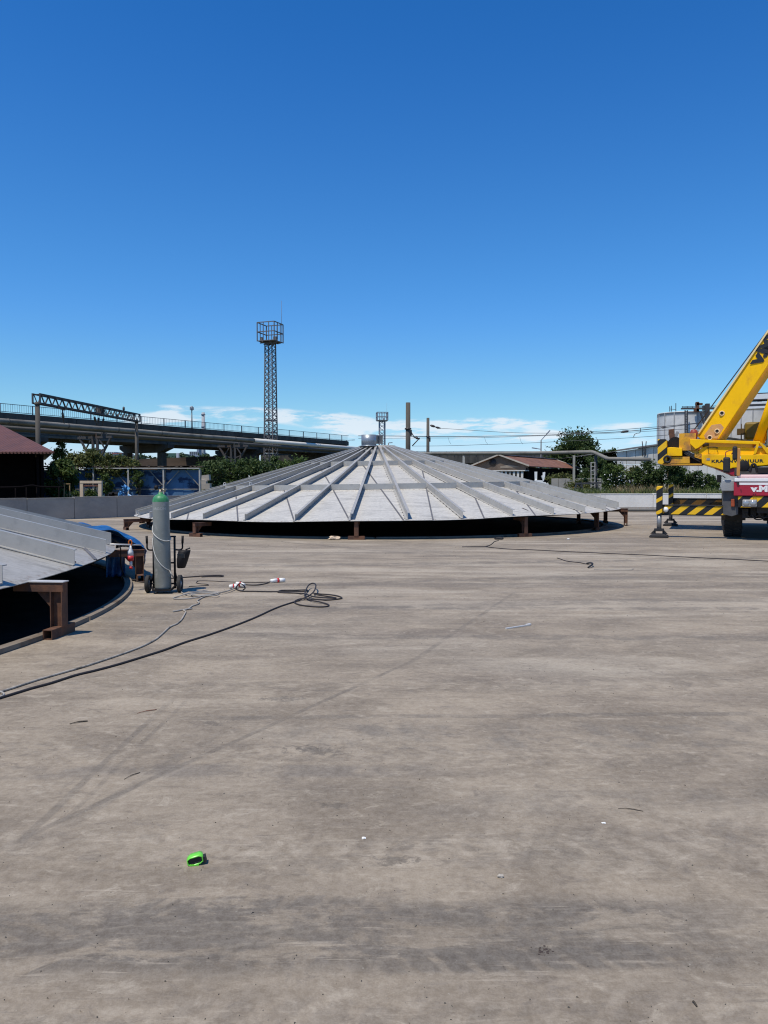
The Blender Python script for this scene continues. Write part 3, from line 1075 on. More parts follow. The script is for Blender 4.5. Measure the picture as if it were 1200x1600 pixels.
RC = Vector((-0.23, 29.95, 0))                                     # the roof in the middle
SE = lambda x, y, deg: ((x, y), R(deg))
yf = -ROOF_R
seams_far = [SE(-8.2, -3.5, 101.5), SE(-7.3, -5.0, 101.5), SE(-5.72, -6.6, 101.5), SE(-3.96, -7.9, 101.5), SE(-2.27, -8.6, 101.5), SE(-0.72, -8.9, 101.5), SE(0.75, -8.9, 101.5),
             SE(1.58, yf, 90), SE(3.03, yf, 90), SE(4.6, yf, 90), SE(6.18, yf, 90), SE(7.6, yf, 90)]
roof_far = make_roof('tank_roof', 'wide conical grey tank roof with raised ribs and a round nozzle on its peak', RC, R(-94.3), seams_far,
                     [(R(-94.3 - 60), 6.0), (R(-94.3 - 40), 6.0)], MT['galv'])
mb = MB()
mb.lathe([(0.0, 0), (0.285, 0.0), (0.285, 0.44), (0.268, 0.44), (0.268, 0.05), (0.0, 0.05)], 32)
mb.lathe([(0.285, 0.0), (0.36, 0.0), (0.36, 0.03), (0.285, 0.03)], 32)
nz = mb.build('nozzle', MT['nozzle'], roof_far)
nz.location = (-0.30, -0.62, cone_z(0.62) + 0.14)
mb = MB()
mb.lathe([(0.0, 0), (0.13, 0.0), (0.13, 0.30), (0.16, 0.30), (0.16, 0.34), (0.0, 0.34)], 20)
nz2 = mb.build('pipe_stub', MT['nozzle'], roof_far)
nz2.location = (0.1, -0.1, cone_z(0.2) + 0.15)
roof_far.rotation_euler = (0, R(-0.85), 0)             # it stands a little lower on its left

NC = Vector((-12.66, 8.80, 0))                                      # the roof at the left edge of the view
seams_near = [SE(0.866 * (8.27 - 1.5 * k), 0.5 * (8.27 - 1.5 * k), 120) for k in range(11)][::-1]
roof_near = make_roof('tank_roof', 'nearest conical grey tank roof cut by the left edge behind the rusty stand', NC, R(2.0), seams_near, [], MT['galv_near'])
roof_near.location.z = 0.05

# slots / drain holes seen as dark marks on the plates
for root, c0, px, py in ((roof_near, NC, 101, 882), (roof_far, RC, 821, 800)):
    # intersect the ray with the cone
    r_ = ray(px, py)
    tt = 3.0
    for it in range(4000):
        q = Vector((0, 0, CAM_Z)) + r_ * tt
        rr_ = hypot(q.x - c0.x, q.y - c0.y)
        if rr_ < ROOF_R and q.z < cone_z(rr_):
            break
        tt += 0.01
    mb = MB()
    an = atan2(q.y - c0.y, q.x - c0.x)
    rm = Matrix.Rotation(an, 3, 'Z')
    mb.box(q - c0 + Vector((0, 0, 0.008)), (0.26, 0.06, 0.02), rm @ Matrix.Rotation(math.atan(SLOPE), 3, 'Y'))
    mb.build('cover_plate', MT['weld'], root)

# rolled steel rings lying on the ground under the rims
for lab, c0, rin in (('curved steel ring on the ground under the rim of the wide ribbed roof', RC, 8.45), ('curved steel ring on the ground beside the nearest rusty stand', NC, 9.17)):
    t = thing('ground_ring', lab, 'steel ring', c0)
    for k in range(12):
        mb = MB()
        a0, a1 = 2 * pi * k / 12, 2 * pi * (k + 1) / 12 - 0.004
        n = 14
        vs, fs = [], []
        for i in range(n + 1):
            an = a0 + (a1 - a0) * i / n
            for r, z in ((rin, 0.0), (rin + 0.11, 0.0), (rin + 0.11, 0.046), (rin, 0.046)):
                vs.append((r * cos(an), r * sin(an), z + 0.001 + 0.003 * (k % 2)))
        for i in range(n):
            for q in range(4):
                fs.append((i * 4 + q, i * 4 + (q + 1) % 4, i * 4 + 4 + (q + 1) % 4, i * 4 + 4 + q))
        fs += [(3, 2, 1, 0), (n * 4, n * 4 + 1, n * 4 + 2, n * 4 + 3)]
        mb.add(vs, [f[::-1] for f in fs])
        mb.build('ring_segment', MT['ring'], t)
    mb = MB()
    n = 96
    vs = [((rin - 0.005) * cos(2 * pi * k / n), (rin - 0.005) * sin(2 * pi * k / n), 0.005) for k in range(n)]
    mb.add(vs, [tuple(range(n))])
    mb.build('shade_sheet', MT['shade_sheet'], t)


# ================================================================== RUSTY STANDS
def make_stand(label, loc, rz, h=EDGE_Z, reach=0.54):
    """local +X points radially outwards; the bracket reaches inwards under the rim"""
    t = thing('support_stand', label, 'stand', loc, rz, 'rusty stands under the tank roofs')
    hh = h - 0.04
    mb = MB()                                      # hollow square foot, along the rim
    w, L, th = 0.10, 0.46, 0.008
    for sx, sz in ((1, 0), (-1, 0)):
        mb.box((sx * (w / 2 - th / 2), 0, w / 2), (th, L, w))
    for z in (th / 2, w - th / 2):
        mb.box((0, 0, z), (w - 2 * th, L - 0.004, th))
    mb.build('foot', MT['rust'], t)
    mb = MB()                                      # H post
    z0, z1 = w + 0.001, hh - 0.10
    zc, zl = (z0 + z1) / 2, z1 - z0
    mb.box((-0.06, 0, zc), (0.009, 0.12, zl))
    mb.box((0.06, 0, zc), (0.009, 0.12, zl))
    mb.box((0, 0, zc), (0.111, 0.008, zl))
    mb.build('post', MT['rust'], t)
    mb = MB()                                      # bracket under the rim
    mb.box((0.07 - reach / 2, 0, hh - 0.05), (reach, 0.10, 0.096))
    mb.build('bracket', MT['rust'], t)
    mb = MB()
    mb.box((0.07 - reach / 2, 0, hh + 0.004), (reach + 0.02, 0.12, 0.010))
    mb.build('top_plate', MT['bright_steel'] if 'nearest' in label else MT['rust'], t)
    mb = MB()
    mb.prism([(-0.066, -0.005, hh - 0.10), (-0.24, -0.005, hh - 0.10), (-0.066, -0.005, hh - 0.29)], (0, 0.01, 0))
    mb.build('gusset', MT['rust'], t)
    return t


def stand_at(c0, deg, label, r=9.12):
    an = R(deg)
    return make_stand(label, (c0.x + r * cos(an), c0.y + r * sin(an), 0.0), an)


for px, py, lab in ((557, 843.2, 'rusty stand at the front middle of the wide ribbed roof'),
                    (820, 838.8, 'rusty stand right of the middle under the wide roof, near the small junk heap'),
                    (932, 828.6, 'brown stand under the right front rim of the wide roof, second from its right end'),
                    (977.5, 821.2, 'brown stand at the far right end of the wide roof rim'),
                    (946, 817.5, 'shaded stand behind the right end of the wide roof'),
                    (904, 818.5, 'dark stand seen under the right rim against the lit yard'),
                    (306, 838.5, 'rusty stand just right of the gas cylinder under the wide roof'),
                    (232, 824.0, 'dark stand half hidden behind the gas cylinder at the roof rim'),
                    (197, 828.0, 'brown stand at the far left end of the wide roof rim'),
                    (222, 817.0, 'small shaded stand behind the left end of the wide roof')):
    g = G(px, py)
    rr_ = hypot(g.x - RC.x, g.y - RC.y)
    hz_ = EDGE_Z + 0.0148 * (g.x - RC.x) + max(0.0, ROOF_R - rr_) * SLOPE
    make_stand(lab, (g.x, g.y, 0), atan2(g.y - RC.y, g.x - RC.x), hz_ - 0.02, max(0.54, rr_ - 8.7))
make_stand('nearest rusty steel stand with a hollow square foot at the left', (-3.37, 7.93, 0), R(-6), 0.60)
stand_at(NC, 22.6, 'rusty stand half wrapped in blue tarpaulin left of the gas cylinder', 9.42)
stand_at(NC, 52.0, 'rusty stand hidden under the far rim of the nearest roof')

# ================================================================== BLUE TARPAULIN over the rim of the near roof
rg = random.Random(9)
t0, t1, nt_, ns = R(22.6), R(47), 56, 24
mb = MB()
vs, fs = [], []
ph = [rg.uniform(0, 6) for _ in range(8)]
for i in range(nt_ + 1):
    f = i / nt_
    th_ = t0 + (t1 - t0) * f
    lift = 0.25 * min(1, (1 - f) * 4) * (1 - 0.30 * f) + 0.02 * sin(f * 21 + ph[4]) + 0.014 * sin(f * 47 + ph[5])
    for j in range(ns + 1):
        g = j / ns
        if g < 0.6:                                     # on the roof and over the rim
            r = 8.55 + (9.52 - 8.55) * (g / 0.6)
            z = cone_z(min(r, ROOF_R)) + 0.02 + lift * sin(pi * (0.10 + 0.72 * g / 0.6))
            if r > ROOF_R:
                z -= (r - ROOF_R) * 0.45
        else:                                           # hanging down
            u = (g - 0.6) / 0.4
            r = 9.52 + 0.05 * sin(th_ * 54 + ph[0]) * u
            zt = cone_z(ROOF_R) + 0.02 + lift * sin(pi * 0.82) - (9.52 - ROOF_R) * 0.45
            dropl = (zt - 0.16) * max(0.16, 1 - (f / 0.12) ** 2)
            z = zt - dropl * u
        wv = 0.016 * sin(th_ * 60 + g * 9 + ph[1]) + 0.013 * sin(g * 23 + th_ * 31 + ph[2]) + 0.011 * sin(th_ * 113 + ph[3] + g * 5) + rg.uniform(-0.006, 0.006)
        vs.append((NC.x + (r + wv) * cos(th_), NC.y + (r + wv) * sin(th_), max(0.012, z + wv)))
for i in range(nt_):
    for j in range(ns):
        a = i * (ns + 1) + j
        fs.append((a, a + ns + 1, a + ns + 2, a + 1))
# the inner flap of the sheet hangs down under the rim
o0 = len(vs)
nk, nj, tc = 10, 16, R(24.0)
for j in range(nj + 1):
    r = 8.92 + 0.30 * j / nj
    for k in range(nk + 1):
        u = k / nk
        z = min(cone_z(min(r, ROOF_R)) - 0.05, 0.70) * (1 - u) + 0.05 * u
        sw = 0.05 * sin(j * 1.1 + u * 2.0) * (0.3 + u) + 0.02 * sin(j * 2.7)
        vs.append((NC.x + r * cos(tc) + sin(tc) * sw, NC.y + r * sin(tc) - cos(tc) * sw, z))
for j in range(nj):
    for k in range(nk):
        a = o0 + j * (nk + 1) + k
        fs.append((a, a + nk + 1, a + nk + 2, a + 1))
mb.add(vs, fs, True)
tp = mb.build('tarpaulin', MT['tarp'])
tag(tp, 'crumpled blue tarpaulin draped over the far rim of the nearest roof', 'tarpaulin')
sm = tp.modifiers.new('thick', 'SOLIDIFY')
sm.thickness = 0.004

# thin rod from the roof rim across the tarpaulin end, and the plug hanging from it
pr0, pr1 = P(172, 850.5, 11.0), P(221, 851.5, 11.35)
mb = MB()
mb.cyl(pr0, pr1, 0.011, n=8)
tag(mb.build('steel_rod', MT['bright_steel']), 'thin pale steel rod sticking out of the nearest roof rim', 'rod')
ph0 = pr0.lerp(pr1, 0.64)
t = thing('hanging_plug', 'red and white power plug hanging from the rod at the tarpaulin', 'power plug', ph0, world=True)
mb = MB()
mb.tube([ph0 + Vector((0.0, 0.0, 0.03)) + Vector((0.024 * cos(u), 0, 0.04 * sin(u))) for u in [2 * pi * q / 12 for q in range(12)]], 0.009, 6, closed=True)
mb.build('hook', MT['orange'], t)
mb = MB()
z0 = ph0.z - 0.01
mb.lathe([(0.0, 0), (0.016, 0), (0.020, -0.04), (0.040, -0.09), (0.042, -0.15), (0.0, -0.15)], 14, (ph0.x, ph0.y, z0))
mb.build('plug_body', MT['white'], t)
mb = MB()
mb.lathe([(0.0, -0.151), (0.047, -0.151), (0.047, -0.22), (0.02, -0.225), (0.0, -0.225)], 14, (ph0.x, ph0.y, z0))
mb.build('plug_collar', MT['red'], t)
mb = MB()
mb.lathe([(0.0, -0.226), (0.018, -0.226), (0.022, -0.27), (0.016, -0.31), (0.0, -0.31)], 12, (ph0.x + 0.004, ph0.y, z0))
mb.build('plug_tip', MT['white'], t)
mb = MB()
mb.lathe([(0.0, -0.311), (0.026, -0.311), (0.026, -0.345), (0.0, -0.345)], 12, (ph0.x + 0.004, ph0.y, z0))
mb.build('plug_cap', MT['red'], t)

# ================================================================== GAS CYLINDER ON ITS TROLLEY
CB = G(255.5, 926)
t = thing('cylinder_trolley', 'black two wheeled trolley holding the grey gas cylinder', 'trolley', CB, R(4))
mb = MB()
mb.box((0, 0.0, 0.045), (0.26, 0.27, 0.012))
mb.box((0, -0.135, 0.052), (0.26, 0.01, 0.03))
mb.build('base_plate', MT['darkmetal'], t)
mb = MB()
for s in (-1, 1):
    mb.tube([(s * 0.150, 0.07, 0.05), (s * 0.150, 0.07, 0.80)], 0.016, 8)
mb.tube([(-0.150, 0.13, 0.80), (0.150, 0.13, 0.80)], 0.012, 8)
for s in (-1, 1):
    mb.tube([(s * 0.150, 0.07, 0.79), (s * 0.150, 0.13, 0.80)], 0.012, 8)
mb.tube([(-0.142, 0.10, 0.42), (0.142, 0.10, 0.42)], 0.012, 8)
mb.build('frame', MT['darkmetal'], t)
for s in (-1, 1):
    mb = MB()
    mb.tube(smooth_path([(s * 0.142, 0.10, 0.61), (s * 0.215, 0.12, 0.605), (s * 0.25, 0.12, 0.63), (s * 0.252, 0.12, 0.70), (s * 0.256, 0.12, 0.80)], 4), 0.012, 8)
    mb.tube([(s * 0.253, 0.12, 0.70), (s * 0.257, 0.12, 0.81)], 0.017, 8)
    mb.build('handle', MT['darkmetal'], t)
mb = MB()
mb.cyl((-0.21, 0.04, 0.125), (0.21, 0.04, 0.125), 0.012, n=8)
for s in (-1, 1):
    mb.bar((s * 0.142, 0.10, 0.30), (s * 0.19, 0.05, 0.13), 0.02)
    mb.bar((s * 0.12, -0.10, 0.05), (s * 0.19, 0.03, 0.12), 0.02)
mb.build('axle', MT['darkmetal'], t)
for s in (-1, 1):
    w = MB()
    w.lathe([(0.075, -0.022), (0.115, -0.028), (0.125, -0.018), (0.125, 0.018), (0.115, 0.028), (0.075, 0.022)], 24, (s * 0.225, 0.04, 0.125), 'X')
    wh = w.build('wheel', MT['tyre'], t)
    w = MB()
    w.lathe([(0.0, -0.026), (0.025, -0.026), (0.03, -0.012), (0.076, -0.012), (0.076, 0.012), (0.03, 0.012), (0.025, 0.026), (0.0, 0.026)], 20, (s * 0.225, 0.04, 0.125), 'X')
    w.build('rim', MT['grey_metal'], wh)
CY = (CB.x - 0.002, CB.y - 0.005, 0.0522)
t = thing('gas_cylinder', 'tall grey gas cylinder with a green shoulder on the black trolley', 'gas cylinder', CY)
t.rotation_euler = (0, R(-1.0), 0)
rc = 0.1165
mb = MB()
mb.lathe([(0.0, 0.0), (rc - 0.02, 0.0), (rc - 0.004, 0.012), (rc, 0.04), (rc, 1.255)], 40)
mb.build('body', MT['cyl_grey'], t)
mb = MB()
pr = [(rc, 1.2552)]
for k in range(1, 9):
    a_ = k / 8 * pi / 2 * 0.86
    pr.append((0.035 + (rc - 0.035) * cos(a_), 1.2552 + 0.105 * sin(a_)))
pr += [(0.034, 1.372), (0.034, 1.39), (0.0, 1.39)]
mb.lathe(pr, 40)
mb.build('shoulder', MT['cyl_green'], t)
mb = MB()
mb.lathe([(0.030, 1.388), (0.030, 1.41), (0.017, 1.415), (0.017, 1.455), (0.0, 1.455)], 16)
mb.cyl((-0.055, 0, 1.435), (0.045, 0, 1.435), 0.013, n=10)
mb.cyl((0.03, -0.01, 1.44), (0.075, -0.03, 1.405), 0.016, n=10)
vb = mb.build('valve', MT['brass'], t)
mb = MB()
mb.lathe([(0.0, 1.456), (0.008, 1.456), (0.008, 1.475), (0.034, 1.475), (0.036, 1.485), (0.03, 1.495), (0.0, 1.495)], 16)
mb.build('hand_wheel', MT['darkmetal'], vb)
mb = MB()
mb.lathe([(0, -0.012), (0.03, -0.012), (0.03, 0.012), (0, 0.012)], 14, (-0.05, -0.03, 1.46), 'Y')
mb.build('gauge', MT['darkmetal'], vb)
# stencilled word, bent round the body
lt = text_mesh('lettering', 'ARGON', 0.048, M('faint_stencil', (0.40, 0.41, 0.39), 0.6), t, (0, 0, 0), (0, 0, 0), sx=1.15, depth=0.0)
for v in lt.data.vertices:
    a_ = (v.co.x - 0.095) / rc
    v.co = (rc * 1.004 * sin(a_), -rc * 1.004 * cos(a_), 1.145 + v.co.y)
# the hose wound round it
def on_cyl(deg, z, rr=rc + 0.009):
    return Vector((CY[0] + rr * cos(R(deg)) - z * 0.017, CY[1] + rr * sin(R(deg)), CY[2] + z))


pts = [on_cyl(60, 1.30, rc + 0.02), on_cyl(100, 1.15), on_cyl(140, 1.02), on_cyl(168, 0.93), on_cyl(190, 0.875), on_cyl(215, 0.82), on_cyl(245, 0.77), on_cyl(275, 0.725), on_cyl(310, 0.70), on_cyl(345, 0.705), on_cyl(20, 0.73), on_cyl(60, 0.76),
       on_cyl(110, 0.77), on_cyl(150, 0.765), on_cyl(180, 0.74), on_cyl(200, 0.66), on_cyl(222, 0.56), on_cyl(246, 0.46), on_cyl(275, 0.37), on_cyl(305, 0.31), on_cyl(335, 0.275)]
gp = [G(277, 905, 0.10), G(281, 922, 0.02), G(290, 929, 0.012), G(300, 931, 0.012), G(315, 930.5, 0.012), G(335, 927.5, 0.014), G(343, 925.5, 0.014), G(325, 924, 0.02), G(300, 926, 0.022), G(288, 929, 0.025), G(276, 932.5, 0.012),
      G(271, 935, 0.012), G(285, 935.8, 0.012), G(305, 934, 0.014), G(330, 929, 0.025), G(340, 926.5, 0.03), G(318, 926.3, 0.035), G(298, 928.6, 0.035), G(312, 931, 0.03), G(335, 930.5, 0.03), G(342, 928.5, 0.03)]
mb = MB()
mb.tube(smooth_path(pts, 6), 0.0062, 7)
tag(mb.build('white_hose', MT['hose_white']), 'white hose wound in loops round the gas cylinder', 'hose')
mb = MB()
mb.tube(smooth_path([on_cyl(335, 0.275)] + [Vector((CB.x + 0.155, CB.y - 0.06, 0.24))] + gp, 6), 0.0085, 7)
tag(mb.build('grey_hose', MT['hose']), 'grey hose coiled on the ground beside the trolley wheel', 'hose')

# welding mask hanging on the right handle
WM = Vector((CB.x + 0.275, CB.y + 0.05, 0.50))
t = thing('welding_mask', 'black welding mask hanging from the right trolley handle', 'mask', WM, R(-15))
mb = MB()
n = 14
rows = []
for i in range(9):
    u = i / 8
    z = 0.115 - 0.26 * u
    w = 0.085 * (1 - 0.42 * u ** 1.6)
    dp = 0.085 * sin(pi * (0.18 + 0.62 * u)) + 0.02
    rows.append([(w * sin((k / (n - 1) - 0.5) * pi * 1.06) + 0.055 * (0.5 - u), -dp * cos((k / (n - 1) - 0.5) * pi * 1.06), z) for k in range(n)])
vs = [p for r_ in rows for p in r_]
fs = [(i * n + k, i * n + k + 1, (i + 1) * n + k + 1, (i + 1) * n + k) for i in range(8) for k in range(n - 1)]
mb.add(vs, fs, True)
o = mb.build('shell', MT['darkmetal'], t)
s_ = o.modifiers.new('t', 'SOLIDIFY'); s_.thickness = 0.006
mb = MB()
mb.box((0.02, -0.098, 0.035), (0.11, 0.012, 0.06), Matrix.Rotation(R(8), 3, 'X'))
mb.build('visor', MT['tinted'], t)
mb = MB()
mb.tube(smooth_path([(-0.06, 0.0, 0.08), (-0.10, 0.06, 0.10), (-0.085, 0.10, 0.02), (-0.10, 0.05, -0.08), (-0.03, 0.01, -0.10)], 5), 0.011, 6)
mb.tube([(0.04, 0, 0.115), (0.10, 0.02, 0.14)], 0.012, 6)
mb.build('head_strap', MT['black'], t)

# ================================================================== CABLES AND HOSES ON THE YARD
def cable(name, label, pts, r, mat, cat='cable', k=5, extra=None, zs=None):
    w = [G(p[0], p[1], 0) + Vector((0, 0, r + (p[2] if len(p) > 2 else 0))) for p in pts]
    mb = MB()
    mb.tube(smooth_path(w, k), r, 7)
    o = mb.build(name, mat)
    return tag(o, label, cat)


cable('power_cable', 'long black cable from the left edge to the loops right of the trolley',
      [(-40, 1104), (0, 1092.5), (47, 1078), (80, 1069), (117, 1057), (150, 1049), (187, 1039), (229, 1026), (257, 1017), (289, 1005), (327, 993), (369, 978), (401, 965), (429, 952), (450, 944.5), (466, 940, .005), (482, 934.5, .02), (491, 930, .05),
       (493.5, 924, .08), (489, 919.5, .07), (482, 921, .05), (477, 929, .03), (477, 935, .012), (485, 940, .01), (500, 943, .01), (513, 945.8), (511, 948.6), (498, 949.3), (480, 948), (466, 945.6), (460, 941.5), (470, 938.5, .015), (490, 939, .015), (512, 938.6), (530, 936.8),
       (534, 935), (528, 932.4), (515, 930.2), (500, 929.2), (491, 930.5, .02), (494, 932.5, .02), (515, 933.3), (525, 935.5), (512, 936.6, .012), (490, 935.5, .02), (476, 931, .02), (465, 928), (450, 927.4), (436, 926.6), (435, 925), (442, 923.3), (460, 923.2), (478, 923.8, .01), (480, 925.6, .01), (465, 926.6, .012), (435, 926.4, .01), (400, 925), (378, 924.6), (369, 921.5)],
      0.0098, MT['cable'])
cable('braided_hose', 'pale flecked welding hose running from the left edge towards the coil',
      [(-40, 1095), (0, 1083), (40, 1070), (60, 1063.5), (95, 1053.5), (130, 1043.5), (165, 1032), (200, 1020), (225, 1010), (242, 1001), (252, 993), (262, 983.5), (268, 979.5), (276, 976), (283, 970), (287, 963.5), (290, 957), (287, 954.6), (294, 952.6), (300, 948), (309, 945), (311, 942), (308, 940.5), (314, 936), (322, 932.8), (334, 930.5, .02), (350, 928, .02), (362, 924, .02), (368, 921, .02)],
      0.0095, M('flecked_hose', (0.36, 0.32, 0.27), 0.7, var=0.35, scale=5, col2=(0.10, 0.085, 0.07), th=0.60, s2=7, soft=0.12))
cable('loose_hose_end', 'short pale hose end forked from the flecked hose', [(270, 956.6), (277, 955.6), (284, 954.2), (292, 953.4, .004), (300, 952)], 0.009, MT['hose'])
cable('flat_cable', 'dark doubled cable lying right of the trolley wheel', [(196, 906), (215, 907), (235, 908), (262, 905), (284, 903.3), (305, 901.8), (325, 900.4), (342, 899.8), (349, 900.6), (344, 901.8), (330, 901.6), (315, 902.3)], 0.010, MT['cable'])
cable('thin_cable', 'thin cable leading from the trolley to the single white plug', [(295, 917), (318, 915.6), (326, 914.8), (322, 913.4), (312, 912.6), (307, 911), (311, 908.3), (330, 908.4), (350, 909.4), (380, 910.4), (405, 910.7), (422, 910.9, .01)], 0.006, MT['cable'])
cable('short_cable', 'short cable between the plug pair and the single white plug', [(376, 912.5, .03), (384, 914.3), (400, 915), (412, 913.4), (418, 911.8), (424, 910.8, .02)], 0.009, MT['cable'])
mb = MB()
mb.tube(smooth_path([P(186, 853, 12.0), P(188.7, 859, 12.1), P(188.8, 880, 12.3), P(192, 894, 12.5), G(199, 903.5, 0.012), G(210, 907, 0.01), G(222, 909.5, 0.01), G(236, 909, 0.01)], 6), 0.010, 7)
tag(mb.build('hanging_cable', MT['cable']), 'cable dropping from the nearest roof rim to the ground by the tarpaulin', 'cable')
cable('ground_cable', 'thin black cable running right along the yard to the crane', [(722, 855), (750, 854.6), (760, 854.7), (768, 856), (793, 858.3), (830, 859.6), (871, 861.7), (923, 864.1), (970, 866.2), (1010, 868), (1080, 871.4), (1150, 874.8), (1230, 879)], 0.009, MT['cable'])
cable('junk_cable', 'crooked cable end between the thin cable and the junk heap', [(757, 854.6), (765, 852.5), (770, 849), (772, 847), (779, 845)], 0.009, MT['cable'])
cable('rope_piece', 'short loose piece of dark rope alone on the yard', [(870.5, 872.4), (877, 874.5), (884, 877), (895, 878.6), (904, 879.5), (912, 881), (919, 882.3)], 0.008, MT['cable'])
cable('rubber_strip', 'bent black rubber strip lying at the end of the loose rope', [(917, 881.5), (922, 883.2, .03), (926, 885.4, .04), (923, 887, .02), (919, 888)], 0.016, MT['black'])
cable('thin_wire', 'thin light wire on the yard right of the loose rope', [(928, 890), (950, 890.8), (984, 891), (988, 890), (990.5, 889)], 0.005, MT['hose'])
cable('small_hose_loop', 'small pale hose loop at the left edge beside the black cable', [(-6, 1086), (0, 1084.6, .01), (5, 1086.5, .012), (6.5, 1089, .01), (3, 1091, .01), (-4, 1092)], 0.007, MT['hose'])


def plug(label, p0, p1):
    p0, p1 = Vector(p0), Vector(p1)
    t = thing('cable_plug', label, 'power plug', p0, world=True, group='power plugs on the yard')
    dv = (p1 - p0)
    L = dv.length
    mb = MB(); mb.cyl(p0, p0 + dv * 0.45, 0.024, 0.034, 14); mb.build('plug_body', MT['white'], t)
    mb = MB(); mb.cyl(p0 + dv * 0.451, p0 + dv * 0.58, 0.039, 0.039, 14); mb.build('plug_collar', MT['red'], t)
    mb = MB(); mb.cyl(p0 + dv * 0.581, p1, 0.035, 0.029, 14); mb.build('plug_end', MT['white'], t)
    return t


plug('white and red plug alone at the end of the thin cable', G(422.5, 911) + Vector((0, 0, 0.035)), G(445, 909.5) + Vector((0, 0, 0.035)))
plug('left of the two white and red plugs lying together', G(358, 920) + Vector((0, 0, 0.035)), G(371, 919.5) + Vector((0, 0, 0.035)))
plug('right of the two white and red plugs lying together', G(369, 917.6) + Vector((0, 0, 0.06)), G(382, 918.3) + Vector((0, 0, 0.035)))
mb = MB()
pa = G(369, 921) + Vector((0, 0, .02))
mb.tube(smooth_path([pa, G(370, 916, .06), G(374, 912, .10), G(380, 914, .10), G(383, 919, .05), G(380, 921.5, .015)], 5), 0.009, 6)
tag(mb.build('cable_loop', MT['cable']), 'small dark cable loop arching over the two white plugs', 'cable')

# ================================================================== LITTER
g = G(306, 1353)
t = thing('green_cap', 'small bright green plastic cap with a dark hollow lying on the yard', 'plastic cap', g, R(10))
mb = MB()
n = 12
ring = [Vector((0.029 * max(-1, min(1, 1.25 * cos(2 * pi * k / n))), 0, 0.021 + 0.021 * max(-1, min(1, 1.25 * sin(2 * pi * k / n))))) for k in range(n)]
tilt = Matrix.Rotation(R(-13), 3, 'Y') @ Matrix.Diagonal((1.0, 0.9, 0.66))
out, inn = [], []
prof = [(1.0, 0.0), (1.03, 0.03), (0.95, 0.048), (0.0, 0.05)]
vs, fs = [], []
cz = Vector((0, 0, 0.021))
for s_, yv in prof:
    for q in ring:
        p = cz + (q - cz) * s_ + Vector((0, yv, 0))
        vs.append(tilt @ p + Vector((0, 0, 0.007)))
for i in range(len(prof) - 1):
    for k in range(n):
        fs.append((i * n + k, i * n + (k + 1) % n, (i + 1) * n + (k + 1) % n, (i + 1) * n + k))
mb.add(vs, fs, True)
o = mb.build('shell', MT['lime'], t)
sd = o.modifiers.new('t', 'SOLIDIFY'); sd.thickness = 0.004; sd.offset = -1
mb = MB()
mb.box((-0.002, 0.008, 0.020), (0.052, 0.004, 0.023), Matrix.Rotation(R(-13), 3, 'Y'))
mb.box((0.0, 0.018, 0.0115), (0.044, 0.03, 0.003), Matrix.Rotation(R(-13), 3, 'Y'))
mb.build('hollow_shade', MT['black'], t)  # black slabs added for the shade inside the cap's hollow
mb = MB()
mb.box((0.036, 0.02, 0.020), (0.010, 0.03, 0.026), Matrix.Rotation(R(-13), 3, 'Y'))
mb.build('side_tab', MT['black'], t)
mb = MB()
mb.box((-0.006, 0.004, 0.003), (0.036, 0.012, 0.005))
mb.build('lower_lip', MT['lime'], t)

a_, b_ = G(790.5, 983.2), G(828, 977.3)
mb = MB()
mb.bar(a_ + Vector((0, 0, 0.008)), b_ + Vector((0, 0, 0.008)), 0.022, 0.012)
dv = (b_ - a_).normalized()
mb.bar(b_ - dv * 0.05 + Vector((0, 0.012, 0.012)), b_ + dv * 0.01 + Vector((0, 0.012, 0.014)), 0.03, 0.012)
tag(mb.build('pale_strip', MT['bright_steel']), 'small pale metal strip lying alone on the open yard', 'metal strip')


def stick(label, a, b, w, mat, name='twig'):
    a, b = G(*a), G(*b)
    mb = MB()
    m_ = a.lerp(b, 0.45) + Vector((0, 0.008, 0.003))
    mb.tube(smooth_path([a + Vector((0, 0, w)), m_ + Vector((0, 0, w)), b + Vector((0, 0, w))], 3), [w * 0.6] * 3 + [w] * 3 + [w * 0.7], 6)
    return tag(mb.build(name, mat), label, 'twig')


stick('thin reddish stick on the yard below the cables', (214.6, 1115), (245, 1109.3), 0.0028, M('reddish_stick', (0.16, 0.05, 0.03), 0.8))
stick('dark broken twig near the left edge of the yard', (109, 1132), (137, 1127.4), 0.0045, MT['bark'])
stick('straight dark twig lying on the crossing tyre tracks', (194, 1218), (219, 1207.5), 0.0022, MT['bark'])
stick('small dark twig on the right side of the yard', (966, 1264), (1005, 1268), 0.002, MT['bark'])
stick('tiny dark twig in the tyre band at the bottom right', (1082, 1567), (1089, 1574), 0.003, MT['bark'])


def scrap(name, label, px, py, s, mat, cat='scrap', seed=0, flat=0.4):
    rgs = random.Random(seed)
    g = G(px, py)
    bm = bmesh.new()
    bmesh.ops.create_icosphere(bm, subdivisions=2, radius=1)
    for v in bm.verts:
        v.co *= rgs.uniform(0.65, 1.25)
    me = bpy.data.meshes.new(name)
    for v in bm.verts:
        v.co = Vector((v.co.x * s, v.co.y * s * 0.8, v.co.z * s * flat))
    bm.to_mesh(me); bm.free()
    me.materials.append(mat)
    o = bpy.data.objects.new(name, me)
    COL.objects.link(o)
    o.location = (g.x, g.y, s * flat * 0.8)
    return tag(o, label, cat)


